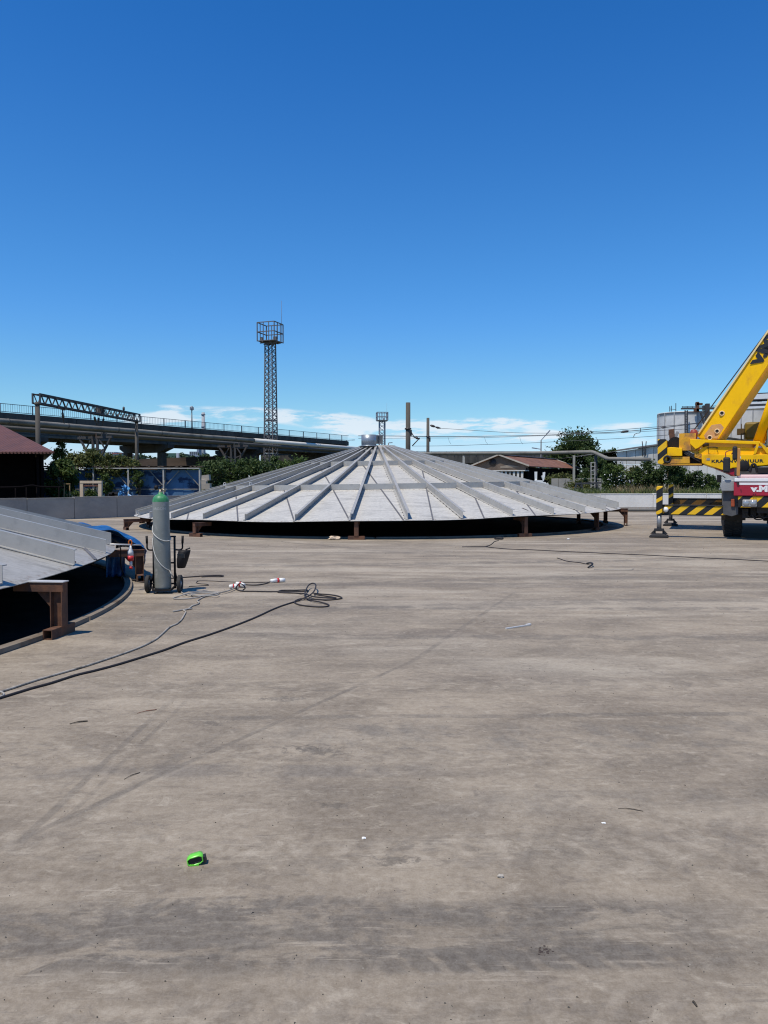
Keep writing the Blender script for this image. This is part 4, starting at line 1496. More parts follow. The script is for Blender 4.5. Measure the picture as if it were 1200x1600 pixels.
scrap('paper_scrap', 'small white paper scrap in the middle of the yard', 568, 1310.5, 0.010, MT['white'], seed=1)
scrap('paper_scrap', 'flat white scrap on the yard at the right', 943, 1286, 0.011, MT['white'], seed=2, flat=0.15)
scrap('pebble', 'pale pebble with a dark side right of the green cap', 782, 1371, 0.012, MT['render'], 'pebble', 3, 0.6)
mb = MB()
rgt = random.Random(4)
g = G(850, 1485)
for i in range(34):
    p = g + Vector((rgt.gauss(0, 0.016), rgt.gauss(0, 0.011), 0.0))
    s_ = rgt.uniform(0.0015, 0.0045)
    q = [p + Vector((cos(u) * s_ * rgt.uniform(.6, 1.3), sin(u) * s_ * rgt.uniform(.6, 1.3), 0.0006)) for u in (0, 1.2, 2.5, 3.8, 5.0)]
    q.append(p + Vector((0, 0, s_ * 0.7)))
    mb.add(q, [(0, 1, 5), (1, 2, 5), (2, 3, 5), (3, 4, 5), (4, 0, 5)])
tag(mb.build('tar_crumbs', MT['weld']), 'dark crumbled tar patch in the near tyre band', 'tar crumbs')
scrap('debris_heap', 'small white wrapper heap at the ring left of the front middle stand', 522, 843, 0.16, MT['cream'], 'debris', 5, 0.35)
scrap('debris_heap', 'small dark junk heap on the yard in front of the wide roof', 779, 843.0, 0.13, MT['chassis'], 'debris', 6, 0.3)
scrap('paper_scrap', 'pale scrap lying far out on the yard right of the junk heap', 888, 843, 0.05, MT['white'], seed=7)
mb = MB()
rgg = random.Random(21)
for i in range(1500):
    yy = 2.0 + 26 * rgg.random() ** 2.2
    xx = rgg.uniform(-0.55, 0.55) * yy * 1.05
    s_ = rgg.uniform(0.0015, 0.0045) * (1 + yy * 0.10)
    q = [Vector((xx + rgg.uniform(-1, 1) * s_, yy + rgg.uniform(-1, 1) * s_, 0.0005)) for _ in range(3)]
    q.append(Vector((xx, yy, s_ * 0.9)))
    mb.add(q, [(0, 1, 3), (1, 2, 3), (2, 0, 3)])
gr = mb.build('grit', MT['concrete_dark'], kind='stuff')
gr['label'] = 'loose grit scattered over the yard'

# ================================================================== CRANE TRUCK (local x to its side, local y to its rear)
CO = Vector((9.66, 21.9, 0))
CU = Vector((0.394, 0.919, 0)).normalized()
CRT = Vector((CU.y, -CU.x, 0))
crane = thing('crane_truck', 'yellow mobile crane with red cab front and striped outriggers spread out', 'mobile crane', CO, atan2(CRT.y, CRT.x))


def K(px, py, ly):
    r_ = ray(px, py)
    o_ = Vector((0, 0, CAM_Z)) - CO
    tt = (ly - o_.dot(CU)) / r_.dot(CU)
    q = o_ + r_ * tt
    return Vector((q.dot(CRT), ly, q.z))


def kz(px, py, ly):
    """zoomed-crop pixels (six to one, origin 1000,660) -> crane space"""
    return K(1000 + px / 6.0, 660 + py / 6.0, ly)


def kprism(name, pts, ly, depth, mat, parent=None, bevel=0.0, label=None):
    mb = MB()
    mb.prism([kz(p[0], p[1], ly) for p in pts], (0, depth, 0))
    return mb.build(name, mat, parent or crane, bevel=bevel, label=label)


def kbox(name, x0, y0, x1, y1, ly, depth, mat, parent=None, bevel=0.0):
    return kprism(name, [(x0, y0), (x1, y0), (x1, y1), (x0, y1)], ly, depth, mat, parent, bevel)


FY = -1.15                         # plane of the cab front
TW = 2.75                          # truck width
xl = kz(880, 620, FY).x            # left edge of the red front
xr = xl + 2.3

# --- outriggers
def outrigger(ly, x_tip, x_in, z0, z1, jack_top, mat, zpad):
    mb = MB()
    mb.box(((x_tip + x_in) / 2, ly + 0.14, (z0 + z1) / 2), (x_in - x_tip, 0.28, z1 - z0))
    beam = mb.build('outrigger_beam', mat, crane, bevel=0.012)
    mb = MB()
    mb.box(((x_tip + x_in) / 2, ly + 0.14, z0 - 0.012), (x_in - x_tip + 0.01, 0.32, 0.024))
    mb.box(((x_tip + x_in) / 2, ly + 0.14, z1 + 0.012), (x_in - x_tip + 0.01, 0.32, 0.024))
    mb.build('flange', MT['chassis'], beam)
    mb = MB()
    mb.box((x_tip + 0.05, ly - 0.10, (z0 + jack_top) / 2), (0.165, 0.18, jack_top - z0))
    mb.build('jack_housing', MT['hazard_v'], crane, bevel=0.015)
    mb = MB()
    mb.cyl((x_tip + 0.05, ly - 0.10, 0.20), (x_tip + 0.05, ly - 0.10, z0 - 0.001), 0.065, n=18)
    mb.build('jack_rod', MT['chrome'], crane)
    mb = MB()
    mb.box((x_tip + 0.05, ly - 0.10, 0.03), (0.50, 0.44, 0.04))
    mb.box((x_tip + 0.05, ly - 0.10, 0.085), (0.48, 0.40, 0.05), taper=0.55)
    for s in (-1, 1):
        mb.prism([(x_tip + 0.05 + s * 0.09, ly - 0.13, 0.1), (x_tip + 0.05 + s * 0.24, ly - 0.13, 0.1), (x_tip + 0.05 + s * 0.09, ly - 0.13, 0.26)], (0, 0.06, 0))
    mb.box((x_tip + 0.05, ly - 0.10, 0.22), (0.26, 0.2, 0.07))
    mb.build('foot_pad', MT['chassis'], crane, bevel=0.006)


FO = -0.62
a_ = kz(160, 772, FO)
b_ = kz(160, 868, FO)
outrigger(FO, a_.x + 0.02, kz(800, 800, FO).x, b_.z + 0.02, a_.z - 0.02, kz(190, 597, FO - 0.2).z, MT['hazard'], 0)
ball = kz(240, 818, FO - 0.03)
mb = MB()
mb.lathe([(0, -0.05), (0.05, -0.045), (0.075, -0.02), (0.078, 0.0), (0.06, 0.02)], 16, ball, 'Y')
mb.build('marker_lamp', MT['white'], crane)
RO = 5.6
a_ = kz(272, 716, RO)
outrigger(RO, a_.x + 0.02, 0.1, kz(272, 772, RO).z, a_.z, kz(290, 580, RO - 0.2).z, stripes_material('hazard_stripes_shaded', (0.14, 0.07, 0.012), (0.012, 0.012, 0.012), 0.62, -0.75, 0.40), 0)  # rear beam stripes dimmed in colour for the shade they stand in

# --- wheels and chassis
def wheel(cx, cy, r=0.63, w=0.50):
    mb = MB()
    mb.lathe([(0.34, -w / 2 + 0.03), (0.5, -w / 2), (r - 0.05, -w / 2 + 0.01), (r, -w / 2 + 0.07), (r, w / 2 - 0.07), (r - 0.05, w / 2 - 0.01), (0.5, w / 2), (0.34, w / 2 - 0.03)], 40, (cx, cy, r), 'X')
    for k in range(34):
        an = 2 * pi * k / 34
        for s in (-1, 1):
            c = Vector((cx + s * w * 0.24, cy + (r + 0.004) * cos(an + s * 0.05), r + (r + 0.004) * sin(an + s * 0.05)))
            mb.box(c, (w * 0.44, 0.055, 0.03), Matrix.Rotation(an - pi / 2, 3, 'X') @ Matrix.Rotation(s * 0.35, 3, 'Z'))
    wh = mb.build('wheel', MT['tyre'], crane)
    mb = MB()
    mb.lathe([(0.0, -0.10), (0.12, -0.10), (0.14, -0.03), (0.3, 0.0), (0.335, -0.20), (0.35, -0.20), (0.35, 0.20), (0.0, 0.20)], 28, (cx, cy, r), 'X')
    mb.build('rim', MT['grey_metal'], wh)


wx = kz(775, 1080, 0.0).x
for cy in (0.64, 2.5, 5.0, 6.6):
    for cx in (wx + 0.26, wx + TW - 0.26):
        wheel(cx, cy)
mb = MB()
mb.box((wx + TW / 2, 3.6, 0.92), (1.1, 9.0, 0.36))
mb.box((wx + TW / 2, 3.8, 1.22), (2.5, 8.4, 0.16))
for cy in (0.64, 2.5, 5.0, 6.6):
    mb.cyl((wx + 0.35, cy, 0.63), (wx + TW - 0.35, cy, 0.63), 0.10, n=10)
    mb.box((wx + TW / 2, cy, 0.62), (0.42, 0.5, 0.46), taper=0.7)
for k in range(9):
    mb.box((wx + 0.55 + 0.2 * k, -0.5 + 0.15 * (k % 3), 0.72 + 0.05 * (k % 2)), (0.14, 0.5, 0.24))
mb.build('chassis', MT['chassis'], crane)

# mudguard
mb = MB()
n = 9
vs, fs = [], []
for i in range(n + 1):
    an = R(200 - 190 * i / n)
    for r in (0.70, 0.74):
        for xx in (wx - 0.03, wx + 0.58):
            vs.append((xx, 0.64 + r * cos(an), max(0.64 + r * sin(an), 0.5)))
for i in range(n):
    o = i * 4
    fs += [(o, o + 4, o + 5, o + 1), (o + 2, o + 3, o + 7, o + 6), (o, o + 2, o + 6, o + 4), (o + 1, o + 5, o + 7, o + 3)]
mb.add(vs, fs)
mb.build('mudguard', MT['chassis'], crane)
kprism('corner_panel', [(780, 640), (920, 640), (920, 860), (860, 880), (780, 860)], FY + 0.25, 0.30, M('dusty_black', (0.07, 0.07, 0.075), 0.7, var=0.3, scale=5))
kprism('corner_box', [(775, 540), (885, 540), (885, 645), (765, 645), (750, 600)], FY + 0.12, 0.55, MT['grey_metal'], bevel=0.02)
kbox('indicator_lamp', 853, 718, 888, 790, FY + 0.20, 0.05, M('indicator_amber', (0.30, 0.06, 0.02), 0.35, var=0.3, scale=14), bevel=0.01)

# --- red cab front
zt, zb = kz(880, 556, FY).z, kz(880, 690, FY).z
def fbox(name, x0, x1, z0, z1, y0, dep, mat, bevel=0.01, parent=None):
    mb = MB()
    mb.box(((x0 + x1) / 2, y0 + dep / 2, (z0 + z1) / 2), (x1 - x0, dep, z1 - z0))
    return mb.build(name, mat, parent or crane, bevel=bevel)


fbox('front_panel', xl, xr, zb, zt, FY, 0.5, MT['crane_red'], 0.025)
z1 = kz(900, 525, FY).z
fbox('white_band', xl + 0.01, xr - 0.01, zt + 0.002, z1, FY - 0.02, 0.5, MT['crane_white'], 0.015)
z2 = kz(900, 490, FY + 0.3).z
fbox('hood', xl + 0.10, xr - 0.10, z1 + 0.002, z2, FY + 0.12, 1.0, MT['crane_pink'], 0.03)
fbox('pale_stripe', kz(930, 575, FY).x, xr - 0.2, kz(930, 586, FY).z, kz(930, 564, FY).z, FY - 0.006, 0.01, MT['crane_white'], 0)
mb = MB()
for zx, zy in ((918, 573), (946, 632), (1062, 672), (1082, 672)):
    q = kz(zx, zy, FY)
    mb.cyl(q + Vector((0, -0.03, 0)), q + Vector((0, 0.01, 0)), 0.035 if zy < 600 else 0.012, n=12)
mb.build('panel_bolt', MT['chassis'], crane)
mh = kz(1045, 595, FY).z - kz(1045, 648, FY).z
tx = text_mesh('lettering', 'v.M', mh * 1.37, MT['crane_white'], crane, kz(1045, 646, FY) + Vector((0, -0.006, 0)), (pi / 2, 0, 0), sx=1.30, bold=0.014, depth=0.002)
# bumper
bz0, bz1 = kz(925, 798, FY).z, kz(925, 692, FY).z
bx0 = kz(920, 740, FY).x
bmp = fbox('bumper', bx0, xr - 0.05, bz0, bz1, FY + 0.03, 0.35, MT['hazard_big'], 0.02)
for xx in (kz(1028, 760, FY).x, xr - 0.35):
    q = Vector((xx, FY, kz(1028, 758, FY).z))
    mb = MB()
    mb.box(q + Vector((0, 0.0, 0)), (0.36, 0.10, 0.20))
    hl = mb.build('headlight', MT['grey_metal'], crane, bevel=0.03)
    mb = MB()
    for s in (-1, 1):
        mb.lathe([(0.0, -0.075), (0.05, -0.07), (0.078, -0.052), (0.08, -0.04)], 18, q + Vector((s * 0.085, 0, 0)), 'Y')
    mb.build('lens', MT['lamp_glass'], hl)
# dark low windscreen zone and dashboard
q0, q1 = kz(865, 490, FY + 0.6), kz(1000, 428, FY + 0.9)
mb = MB()
mb.prism([(xl + 0.05, FY + 0.55, q0.z - 0.02), (xl + 0.05, FY + 1.0, q1.z), (xl + 0.05, FY + 2.2, q1.z + 0.02), (xl + 0.05, FY + 2.2, q0.z - 0.02)], (2.1, 0, 0))
mb.build('cab_deck', MT['chassis'], crane, bevel=0.02)
mb = MB()
mb.tube(smooth_path([kz(1030, 470, FY + .5), kz(1050, 400, FY + .5), kz(1080, 400, FY + .5), kz(1100, 470, FY + .5)], 4), 0.035, 8)
mb.lathe([(0.0, -0.02), (0.14, -0.01), (0.16, 0.0), (0.14, 0.02)], 20, kz(970, 410, FY + 0.8), 'Y')
mb.box(kz(1150, 450, FY + 0.5), (0.25, 0.3, 0.12))
mb.build('wiper_gear', MT['darkmetal'], crane)

# --- mirrors and post
mb = MB()
mb.box((kz(925, 300, FY + 0.05).x, FY + 0.08, (kz(925, 240, FY).z + kz(925, 500, FY).z) / 2), (0.085, 0.06, kz(925, 240, FY).z - kz(925, 500, FY).z))
mb.build('mirror_post', MT['post_orange'], crane, bevel=0.015)
def mirror(x0, y0, x1, y1, ly):
    a, b = kz(x0, y0, ly), kz(x1, y1, ly)
    mb = MB()
    mb.box(((a.x + b.x) / 2, ly + 0.06, (a.z + b.z) / 2), (abs(b.x - a.x), 0.12, abs(b.z - a.z)))
    mb.build('mirror', MT['black'], crane, bevel=0.045)
mirror(780, 325, 845, 470, FY - 0.02)
mirror(868, 222, 912, 352, FY + 0.0)
mb = MB()
mb.tube(smooth_path([kz(805, 335, FY + .1), kz(803, 290, FY + .1), kz(815, 272, FY + .1), kz(868, 258, FY + .1)], 4), 0.014, 6)
mb.tube(smooth_path([kz(830, 470, FY + .1), kz(850, 495, FY + .2), kz(890, 500, FY + .3)], 4), 0.02, 6)
mb.tube([kz(855, 300, FY + .1), kz(880, 270, FY + .1)], 0.014, 6)
mb.build('mirror_arm', MT['redlens'], crane)
mb = MB()
mb.box(kz(742, 528, 0.4), (0.12, 0.05, 0.22))
mb.tube([kz(742, 512, 0.4), kz(775, 500, 0.4), kz(800, 520, 0.4)], 0.015, 6)
mb.build('lower_mirror', MT['darkmetal'], crane)

# --- superstructure
SY, SD = 2.6, 2.3
kprism('body_panel', [(578, 300), (1210, 300), (1420, 300), (1420, 402), (1200, 402), (870, 428), (790, 452), (640, 406), (580, 384)], SY, SD, MT['yellow'], bevel=0.02)
kprism('red_skirt', [(700, 428), (790, 455), (880, 431), (1050, 418), (1050, 490), (850, 490)], SY + 0.06, SD - 0.3, MT['crane_red'])
kprism('upper_panel', [(545, 272), (575, 242), (620, 224), (1080, 236), (1420, 236), (1420, 299), (560, 299)], SY + 0.10, SD - 0.2, MT['yellow'], bevel=0.015)
kprism('top_beam', [(468, 156), (1128, 178), (1128, 200), (1110, 206), (612, 189), (545, 240), (520, 250), (470, 200)], SY, 0.22, MT['yellow'], bevel=0.01)
kprism('recess_plate', [(560, 186), (1100, 206), (1060, 240), (560, 240)], SY + 0.50, 0.1, MT['olive'])
kprism('side_frame', [(470, 180), (560, 230), (545, 272), (560, 298), (470, 296)], SY + 0.16, SD - 0.4, MT['yellow_worn'])
mb = MB()
q = kz(615, 207, SY + 0.48)
mb.lathe([(0.0, 0), (0.10, 0), (0.10, 0.04)], 16, q - Vector((0, 0.03, 0)), 'Y')
mb.build('beam_hole', MT['black'], crane)
kprism('brace', [(1112, 186), (1140, 190), (1215, 262), (1215, 296), (1190, 290)], SY - 0.01, 0.2, MT['yellow'])
kprism('brace', [(1092, 204), (1118, 204), (1088, 292), (1062, 300)], SY - 0.005, 0.2, MT['yellow'])
kprism('turntable', [(900, 420), (1420, 420), (1420, 500), (900, 500)], SY + 0.3, 1.7, MT['chassis'])
th_ = kz(670, 350, SY).z - kz(670, 377, SY).z
tw_ = kz(1158, 370, SY).x - kz(668, 370, SY).x
tx = text_mesh('lettering', 'KRAANVERHUUR', th_ * 1.40, MT['print_black'], crane, kz(668, 377, SY) + Vector((0, -0.004, 0)), (pi / 2, 0, 0), sx=1.0, bold=0.0045, depth=0.002, spacing=1.10)
wx_ = max(v.co.x for v in tx.data.vertices)
tx.data.transform(Matrix.Diagonal((tw_ / wx_, 1, 1, 1)))

# counterweight end
kprism('counterweight', [(165, 157), (236, 155), (252, 165), (252, 376), (200, 392), (165, 385)], SY - 0.05, SD, stripes_material('hazard_stripes_tail', (0.80, 0.46, 0.01), (0.014, 0.014, 0.014), 0.66, -0.75, 0.33), bevel=0.01)
kprism('tail_box', [(253, 238), (290, 232), (395, 240), (395, 316), (253, 316)], SY, SD - 0.2, MT['yellow'], bevel=0.015)
kprism('tail_weight', [(284, 322), (467, 322), (467, 384), (284, 388)], SY + 0.05, SD - 0.2, MT['yellow_worn'], bevel=0.015)
kprism('tail_floor', [(215, 386), (580, 386), (580, 398), (215, 396)], SY + 0.06, SD - 0.25, MT['yellow_worn'])
kprism('tail_core', [(390, 250), (600, 330), (600, 392), (468, 392), (468, 318), (390, 318)], SY + 0.35, SD - 0.8, MT['chassis'])
mb = MB()
q = kz(256, 345, SY - 0.08)
mb.tube([q + Vector((0.10 * cos(u), 0, 0.10 * sin(u))) for u in [2 * pi * k / 20 for k in range(20)]], 0.03, 8, closed=True)
mb.build('tow_ring', MT['black'], crane)
# winch, hoses and lamps on the tail
mb = MB()
mb.cyl(kz(330, 205, SY + 0.3), kz(330, 205, SY + 1.6), 0.24, n=20)
mb.build('winch_drum', MT['darkmetal'], crane)
mb = MB()
mb.cyl(kz(430, 205, SY + 0.1), kz(430, 205, SY + 1.2), 0.20, n=20)
mb.box(kz(450, 190, SY + 0.7), (0.5, 1.2, 0.55))
mb.build('winch_motor', MT['yellow_worn'], crane)
kprism('rust_cover', [(355, 178), (385, 162), (468, 160), (468, 190), (360, 196)], SY + 0.4, 1.2, MT['rust'])
kprism('rust_bracket', [(470, 205), (520, 205), (525, 262), (470, 262)], SY + 0.12, 0.4, MT['redlens'])
for j, (mm, yy0) in enumerate(((MT['black'], 0), (MT['black'], 10), (MT['white'], -6), (MT['black'], 22), (MT['hose'], 14), (MT['black'], 34))):
    mb = MB()
    mb.tube(smooth_path([kz(370 + 6 * j, 200 + yy0 * 0.4, SY + 0.22), kz(410, 250 + yy0, SY + 0.16), kz(480, 290 + yy0, SY + 0.14), kz(560, 330 + yy0 * 1.1, SY + 0.14), kz(590, 350 + yy0, SY + 0.25)], 6), 0.022 if mm is MT['black'] else 0.014, 6)
    mb.build('hydraulic_hose', mm, crane)
for j in range(4):
    mb = MB()
    mb.bar(kz(512, 282 + 13 * j, SY + 0.10), kz(586, 305 + 13 * j, SY + 0.10), 0.03, 0.03)
    mb.build('hydraulic_pipe', MT['yellow_worn'], crane)
q = kz(298, 110, SY + 0.5)
mb = MB()
mb.box(q, (0.17, 0.14, 0.32), Matrix.Rotation(R(-6), 3, 'Y'))
mb.cyl(kz(268, 95, SY + .5), kz(290, 95, SY + .5), 0.07, n=12)
mb.tube([kz(290, 130, SY + .5), kz(305, 165, SY + .5), kz(330, 200, SY + .5)], 0.05, 8)
mb.build('work_lamp', MT['rust'], crane)
mb = MB()
mb.lathe([(0.0, -0.16), (0.09, -0.15), (0.12, -0.05), (0.12, 0.06), (0.08, 0.14), (0.0, 0.16)], 16, kz(505, 110, SY + .4))
mb.cyl(kz(505, 130, SY + .4), kz(505, 158, SY + .4), 0.05, n=10)
mb.build('beacon', MT['redlens'], crane)
mb = MB()
mb.box(kz(342, 118, SY + .8), (0.09, 0.05, 0.24), Matrix.Rotation(R(20), 3, 'Y'))
mb.tube([kz(340, 130, SY + .8), kz(335, 165, SY + .8)], 0.02, 6)
mb.build('tail_mirror', MT['grey_metal'], crane)

# --- boom
BY, BD = 3.2, 0.95
BPHI = R(-14)
BV = Vector((-sin(BPHI), cos(BPHI), 0))
def kp(px, py, ly=BY):
    return K(px, py, ly - (px - 1089) * 0.0051)
A0, A1 = kp(1089, 681), kp(1200, 517.5)
d_ = (A1 - A0).normalized()
C0, C1 = kp(1123, 686), kp(1200, 571)
A2, C2 = A0 + d_ * 9.5, C0 + (C1 - C0).normalized() * 9.2
mb = MB()
mb.prism([A0, A2, C2, C0, kp(1110, 687), kp(1094, 686)], BV * BD)
boom = mb.build('boom', MT['yellow'], crane, bevel=0.02)
mb = MB()
for s in (BY - 0.012, BY + BD + 0.012):
    pass
up_ = (A0 - C0).normalized()
e0, e1 = A0 + d_ * 0.1, A2
mb.bar(e0 + Vector((0, -0.02, 0)), e1 + Vector((0, -0.02, 0)), 0.05, 0.05)
mb.build('edge_strip', M('pale_edge', (0.80, 0.62, 0.30), 0.5), boom)
mb = MB()
mb.prism([kp(1100, 680, BY - 0.006), kp(1112, 664, BY - 0.006), kp(1126, 662, BY - 0.006), kp(1131, 668, BY - 0.006), kp(1121, 685, BY - 0.006), kp(1102, 685, BY - 0.006)], (0, 0.008, 0))
mb.build('primer_patch', MT['primer'], boom)
def eye(px, py, rr):
    q = kp(px, py, BY)
    mb = MB()
    mb.lathe([(rr * 1.7, -0.008), (rr * 1.7, -0.03), (rr, -0.035), (rr, 0.0)], 20, q, 'Y')
    mb.build('pin_boss', M('pin_boss', (0.72, 0.52, 0.30), 0.5) if 'pin_boss' not in bpy.data.materials else bpy.data.materials['pin_boss'], boom)
    mb = MB()
    mb.cyl(q + Vector((0, -0.02, 0)), q + Vector((0, 0.02, 0)), rr, n=16)
    mb.build('pin_hole', MT['black'], boom)
eye(1128, 646, 0.05)
eye(1120.5, 674, 0.05)
eye(1109, 684, 0.05)
# boom lettering, running up the boom
ang = atan2(A1.z - A0.z, hypot(A1.x - A0.x, A1.y - A0.y))
tl = text_mesh('lettering', 'v.M', 0.56, MT['print_black'], crane, (0, 0, 0), (0, 0, 0), spacing=0.8, sx=1.40, bold=0.024, depth=0.002, shear=-0.12)
q = kp(1186.5, 571.5, BY - 0.024)
tl.data.transform(Matrix.Rotation(ang, 4, 'Z'))
tl.location = q
tl.rotation_euler = (pi / 2, 0, BPHI)
# hoist rope
mb = MB()
mb.cyl(kp(1074, 686, BY + 0.3), kp(1074, 686, BY + 0.3) + (kp(1201, 514.5, BY + 0.3) - kp(1074, 686, BY + 0.3)) * 1.9, 0.018, n=6)
mb.build('hoist_rope', MT['wire'], crane)
# luffing ram
r0, r1 = kp(1184, 690, SY + 0.9), kp(1204, 634, SY + 0.9)
dr = (r1 - r0)
mb = MB()
mb.cyl(r0 - dr * 0.1, r0 + dr * 2.2, 0.14, n=18)
mb.cyl(r0 - dr * 0.05 + Vector((0.17, 0.1, 0)), r0 + dr * 2.0 + Vector((0.17, 0.1, 0)), 0.05, n=10)
mb.build('luffing_ram', MT['yellow'], crane)
# crane cab seen under the boom
q0, q1 = K(1163, 687, SY + 1.9), K(1192, 659, SY + 1.9)
mb = MB()
mb.box(((q0.x + q1.x) / 2, SY + 2.3, (q0.z + q1.z) / 2), (q1.x - q0.x, 0.9, q1.z - q0.z))
mb.build('operator_cab', MT['olive'], crane, bevel=0.07)
q0, q1 = K(1151.5, 679.5, SY + 1.9), K(1163.5, 669.5, SY + 1.9)
mb = MB()
mb.box(((q0.x + q1.x) / 2, SY + 1.95, (q0.z + q1.z) / 2), (q1.x - q0.x, 0.2, q1.z - q0.z))
mb.bar(K(1158.5, 688, SY + 1.85), K(1158.5, 662, SY + 1.85), 0.03, 0.03)
mb.build('control_box', M('control_box', (0.10, 0.06, 0.015), 0.6), crane, bevel=0.01)
mb = MB()
q = K(1204, 684, SY + 0.3)
mb.box(q + Vector((0.35, 0.3, 0)), (0.9, 0.6, 0.55))
mb.build('engine_cover', M('engine_cover_green', (0.14, 0.20, 0.18), 0.5), crane, bevel=0.05)

# --- small fittings on the crane
mb = MB()
mb.tube(smooth_path([kz(640, 245, SY + 0.08), kz(640, 232, SY + 0.0), kz(720, 234, SY + 0.0), kz(720, 247, SY + 0.08)], 4), 0.014, 6)
mb.build('grab_handle', MT['chassis'], crane)
for k, (zx, zy) in enumerate(((640, 345), (930, 330))):
    mb = MB()
    q = kz(zx, zy, SY - 0.004)
    mb.box(q, (0.10, 0.006, 0.07))
    mb.build('rating_plate', MT['white'] if k else MT['grey_metal'], crane)
mb = MB()
for k in range(5):
    mb.bar(kz(905, 470 + 70 * k, FY + 0.2), kz(905, 470 + 70 * k, FY + 0.2) + Vector((0.05, 0.0, 0)), 0.02)
for k in range(3):
    q = kz(990 + 60 * k, 845 + 22 * (k % 2), FY + 0.3)
    mb.tube(smooth_path([q, q + Vector((0.10, 0.05, -0.12)), q + Vector((0.28, 0.1, -0.10)), q + Vector((0.4, 0.1, 0.03))], 5), 0.02, 6)
mb.build('brake_hose', MT['black'], crane)

# ================================================================== VIADUCT
B0, BDIR = Vector((-42.4, 85.0, 0)), Vector((0.507, 0.862, 0)).normalized()
BN = Vector((BDIR.y, -BDIR.x, 0))                     # towards the camera side
BROT = Matrix((BDIR, BN * -1, Vector((0, 0, 1)))).transposed()


def bp(s, off, z):
    return B0 + BDIR * s + BN * off + Vector((0, 0, z))


S0, S1, ZD = -40.0, 70.5, 9.1
via = thing('viaduct', 'long concrete road viaduct with railings crossing the sky at the left', 'viaduct', (B0.x, B0.y, 0), world=True)
mb = MB()
mb.prism([bp(S0, 0.0, ZD - 0.75), bp(S0, 0.0, ZD), bp(S0, -11.0, ZD), bp(S0, -11.0, ZD - 0.75), bp(S0, -9.6, ZD - 0.95), bp(S0, -1.4, ZD - 0.95)], BDIR * (S1 - S0))
mb.build('deck', MT['concrete_dark'], via)
for k in range(11):                                    # precast edge beams
    sa = S0 + k * 10.0
    mb = MB()
    mb.prism([bp(sa + 0.03, 0.12, ZD - 0.62), bp(sa + 0.03, 0.12, ZD + 0.10), bp(sa + 0.03, -0.25, ZD + 0.10), bp(sa + 0.03, -0.25, ZD + 0.004), bp(sa + 0.03, 0.004, ZD + 0.004), bp(sa + 0.03, 0.004, ZD - 0.62)], BDIR * 9.94)
    mb.build('edge_beam', MT['concrete_dark'], via)
for off in (-1.6, -4.2, -6.8, -9.4):
    for k in range(6):
        sa = -34 + 20 * k
        sb = min(sa + 19.9, S1 - 0.1)
        if sa < sb:
            mb = MB()
            mb.prism([bp(sa, off + 0.35, ZD - 2.35), bp(sa, off + 0.35, ZD - 2.1), bp(sa, off + 0.12, ZD - 1.95), bp(sa, off + 0.12, ZD - 0.956), bp(sa, off - 0.12, ZD - 0.956), bp(sa, off - 0.12, ZD - 1.95), bp(sa, off - 0.35, ZD - 2.1), bp(sa, off - 0.35, ZD - 2.35)], BDIR * (sb - sa))
            mb.build('girder', MT['girder'], via)
for k, s in enumerate((-34, -14, 6, 26, 46, 66)):
    mb = MB()
    mb.prism([bp(s - 0.6, -0.6, ZD - 2.36), bp(s - 0.6, -0.6, ZD - 2.85), bp(s - 0.6, -2.4, ZD - 3.45), bp(s - 0.6, -9.4, ZD - 3.45), bp(s - 0.6, -10.4, ZD - 2.85), bp(s - 0.6, -10.4, ZD - 2.36)], BDIR * 1.2)
    mb.build('pier_cap', MT['concrete_dark'], via)
    for off in (-2.4, -9.3):
        mb = MB()
        mb.box(bp(s, off, (ZD - 3.45) / 2), (0.95, 0.85, ZD - 3.452), BROT)
        mb.build('pier', MT['concrete_dark'], via)
mb = MB()
mb.box(bp(S1 + 2.5, -5.5, (ZD - 1.2) / 2), (5.0, 11.4, ZD - 1.2), BROT)
mb.build('abutment', MT['concrete_dark'], via)
# railing
for i in range(28):
    s = S0 + 0.2 + i * 4.0
    mb = MB()
    mb.box(bp(s, -0.05, ZD + 0.60), (0.09, 0.09, 1.0), BROT)
    mb.build('railing_post', MT['railing'], via)
mb = MB()
for z in (ZD + 1.09, ZD + 0.22):
    mb.bar(bp(S0, -0.05, z), bp(S1, -0.05, z), 0.07, 0.06)
mb.build('handrail', MT['railing'], via)
mb = MB()
n = int((S1 - S0) / 0.28)
for i in range(n):
    s = S0 + i * 0.28
    mb.bar(bp(s, -0.05, ZD + 0.25), bp(s, -0.05, ZD + 1.06), 0.022, 0.022)
mb.build('railing_bars', MT['railing'], via, kind='stuff')
mb = MB()
for z in (ZD + 1.09, ZD + 0.22):
    mb.bar(bp(S0, -10.9, z), bp(S1, -10.9, z), 0.07, 0.06)
for i in range(int((S1 - S0) / 4)):
    mb.box(bp(S0 + 4 * i, -10.9, ZD + 0.55), (0.09, 0.09, 1.1), BROT)
mb.build('far_railing', MT['railing'], via, kind='stuff')


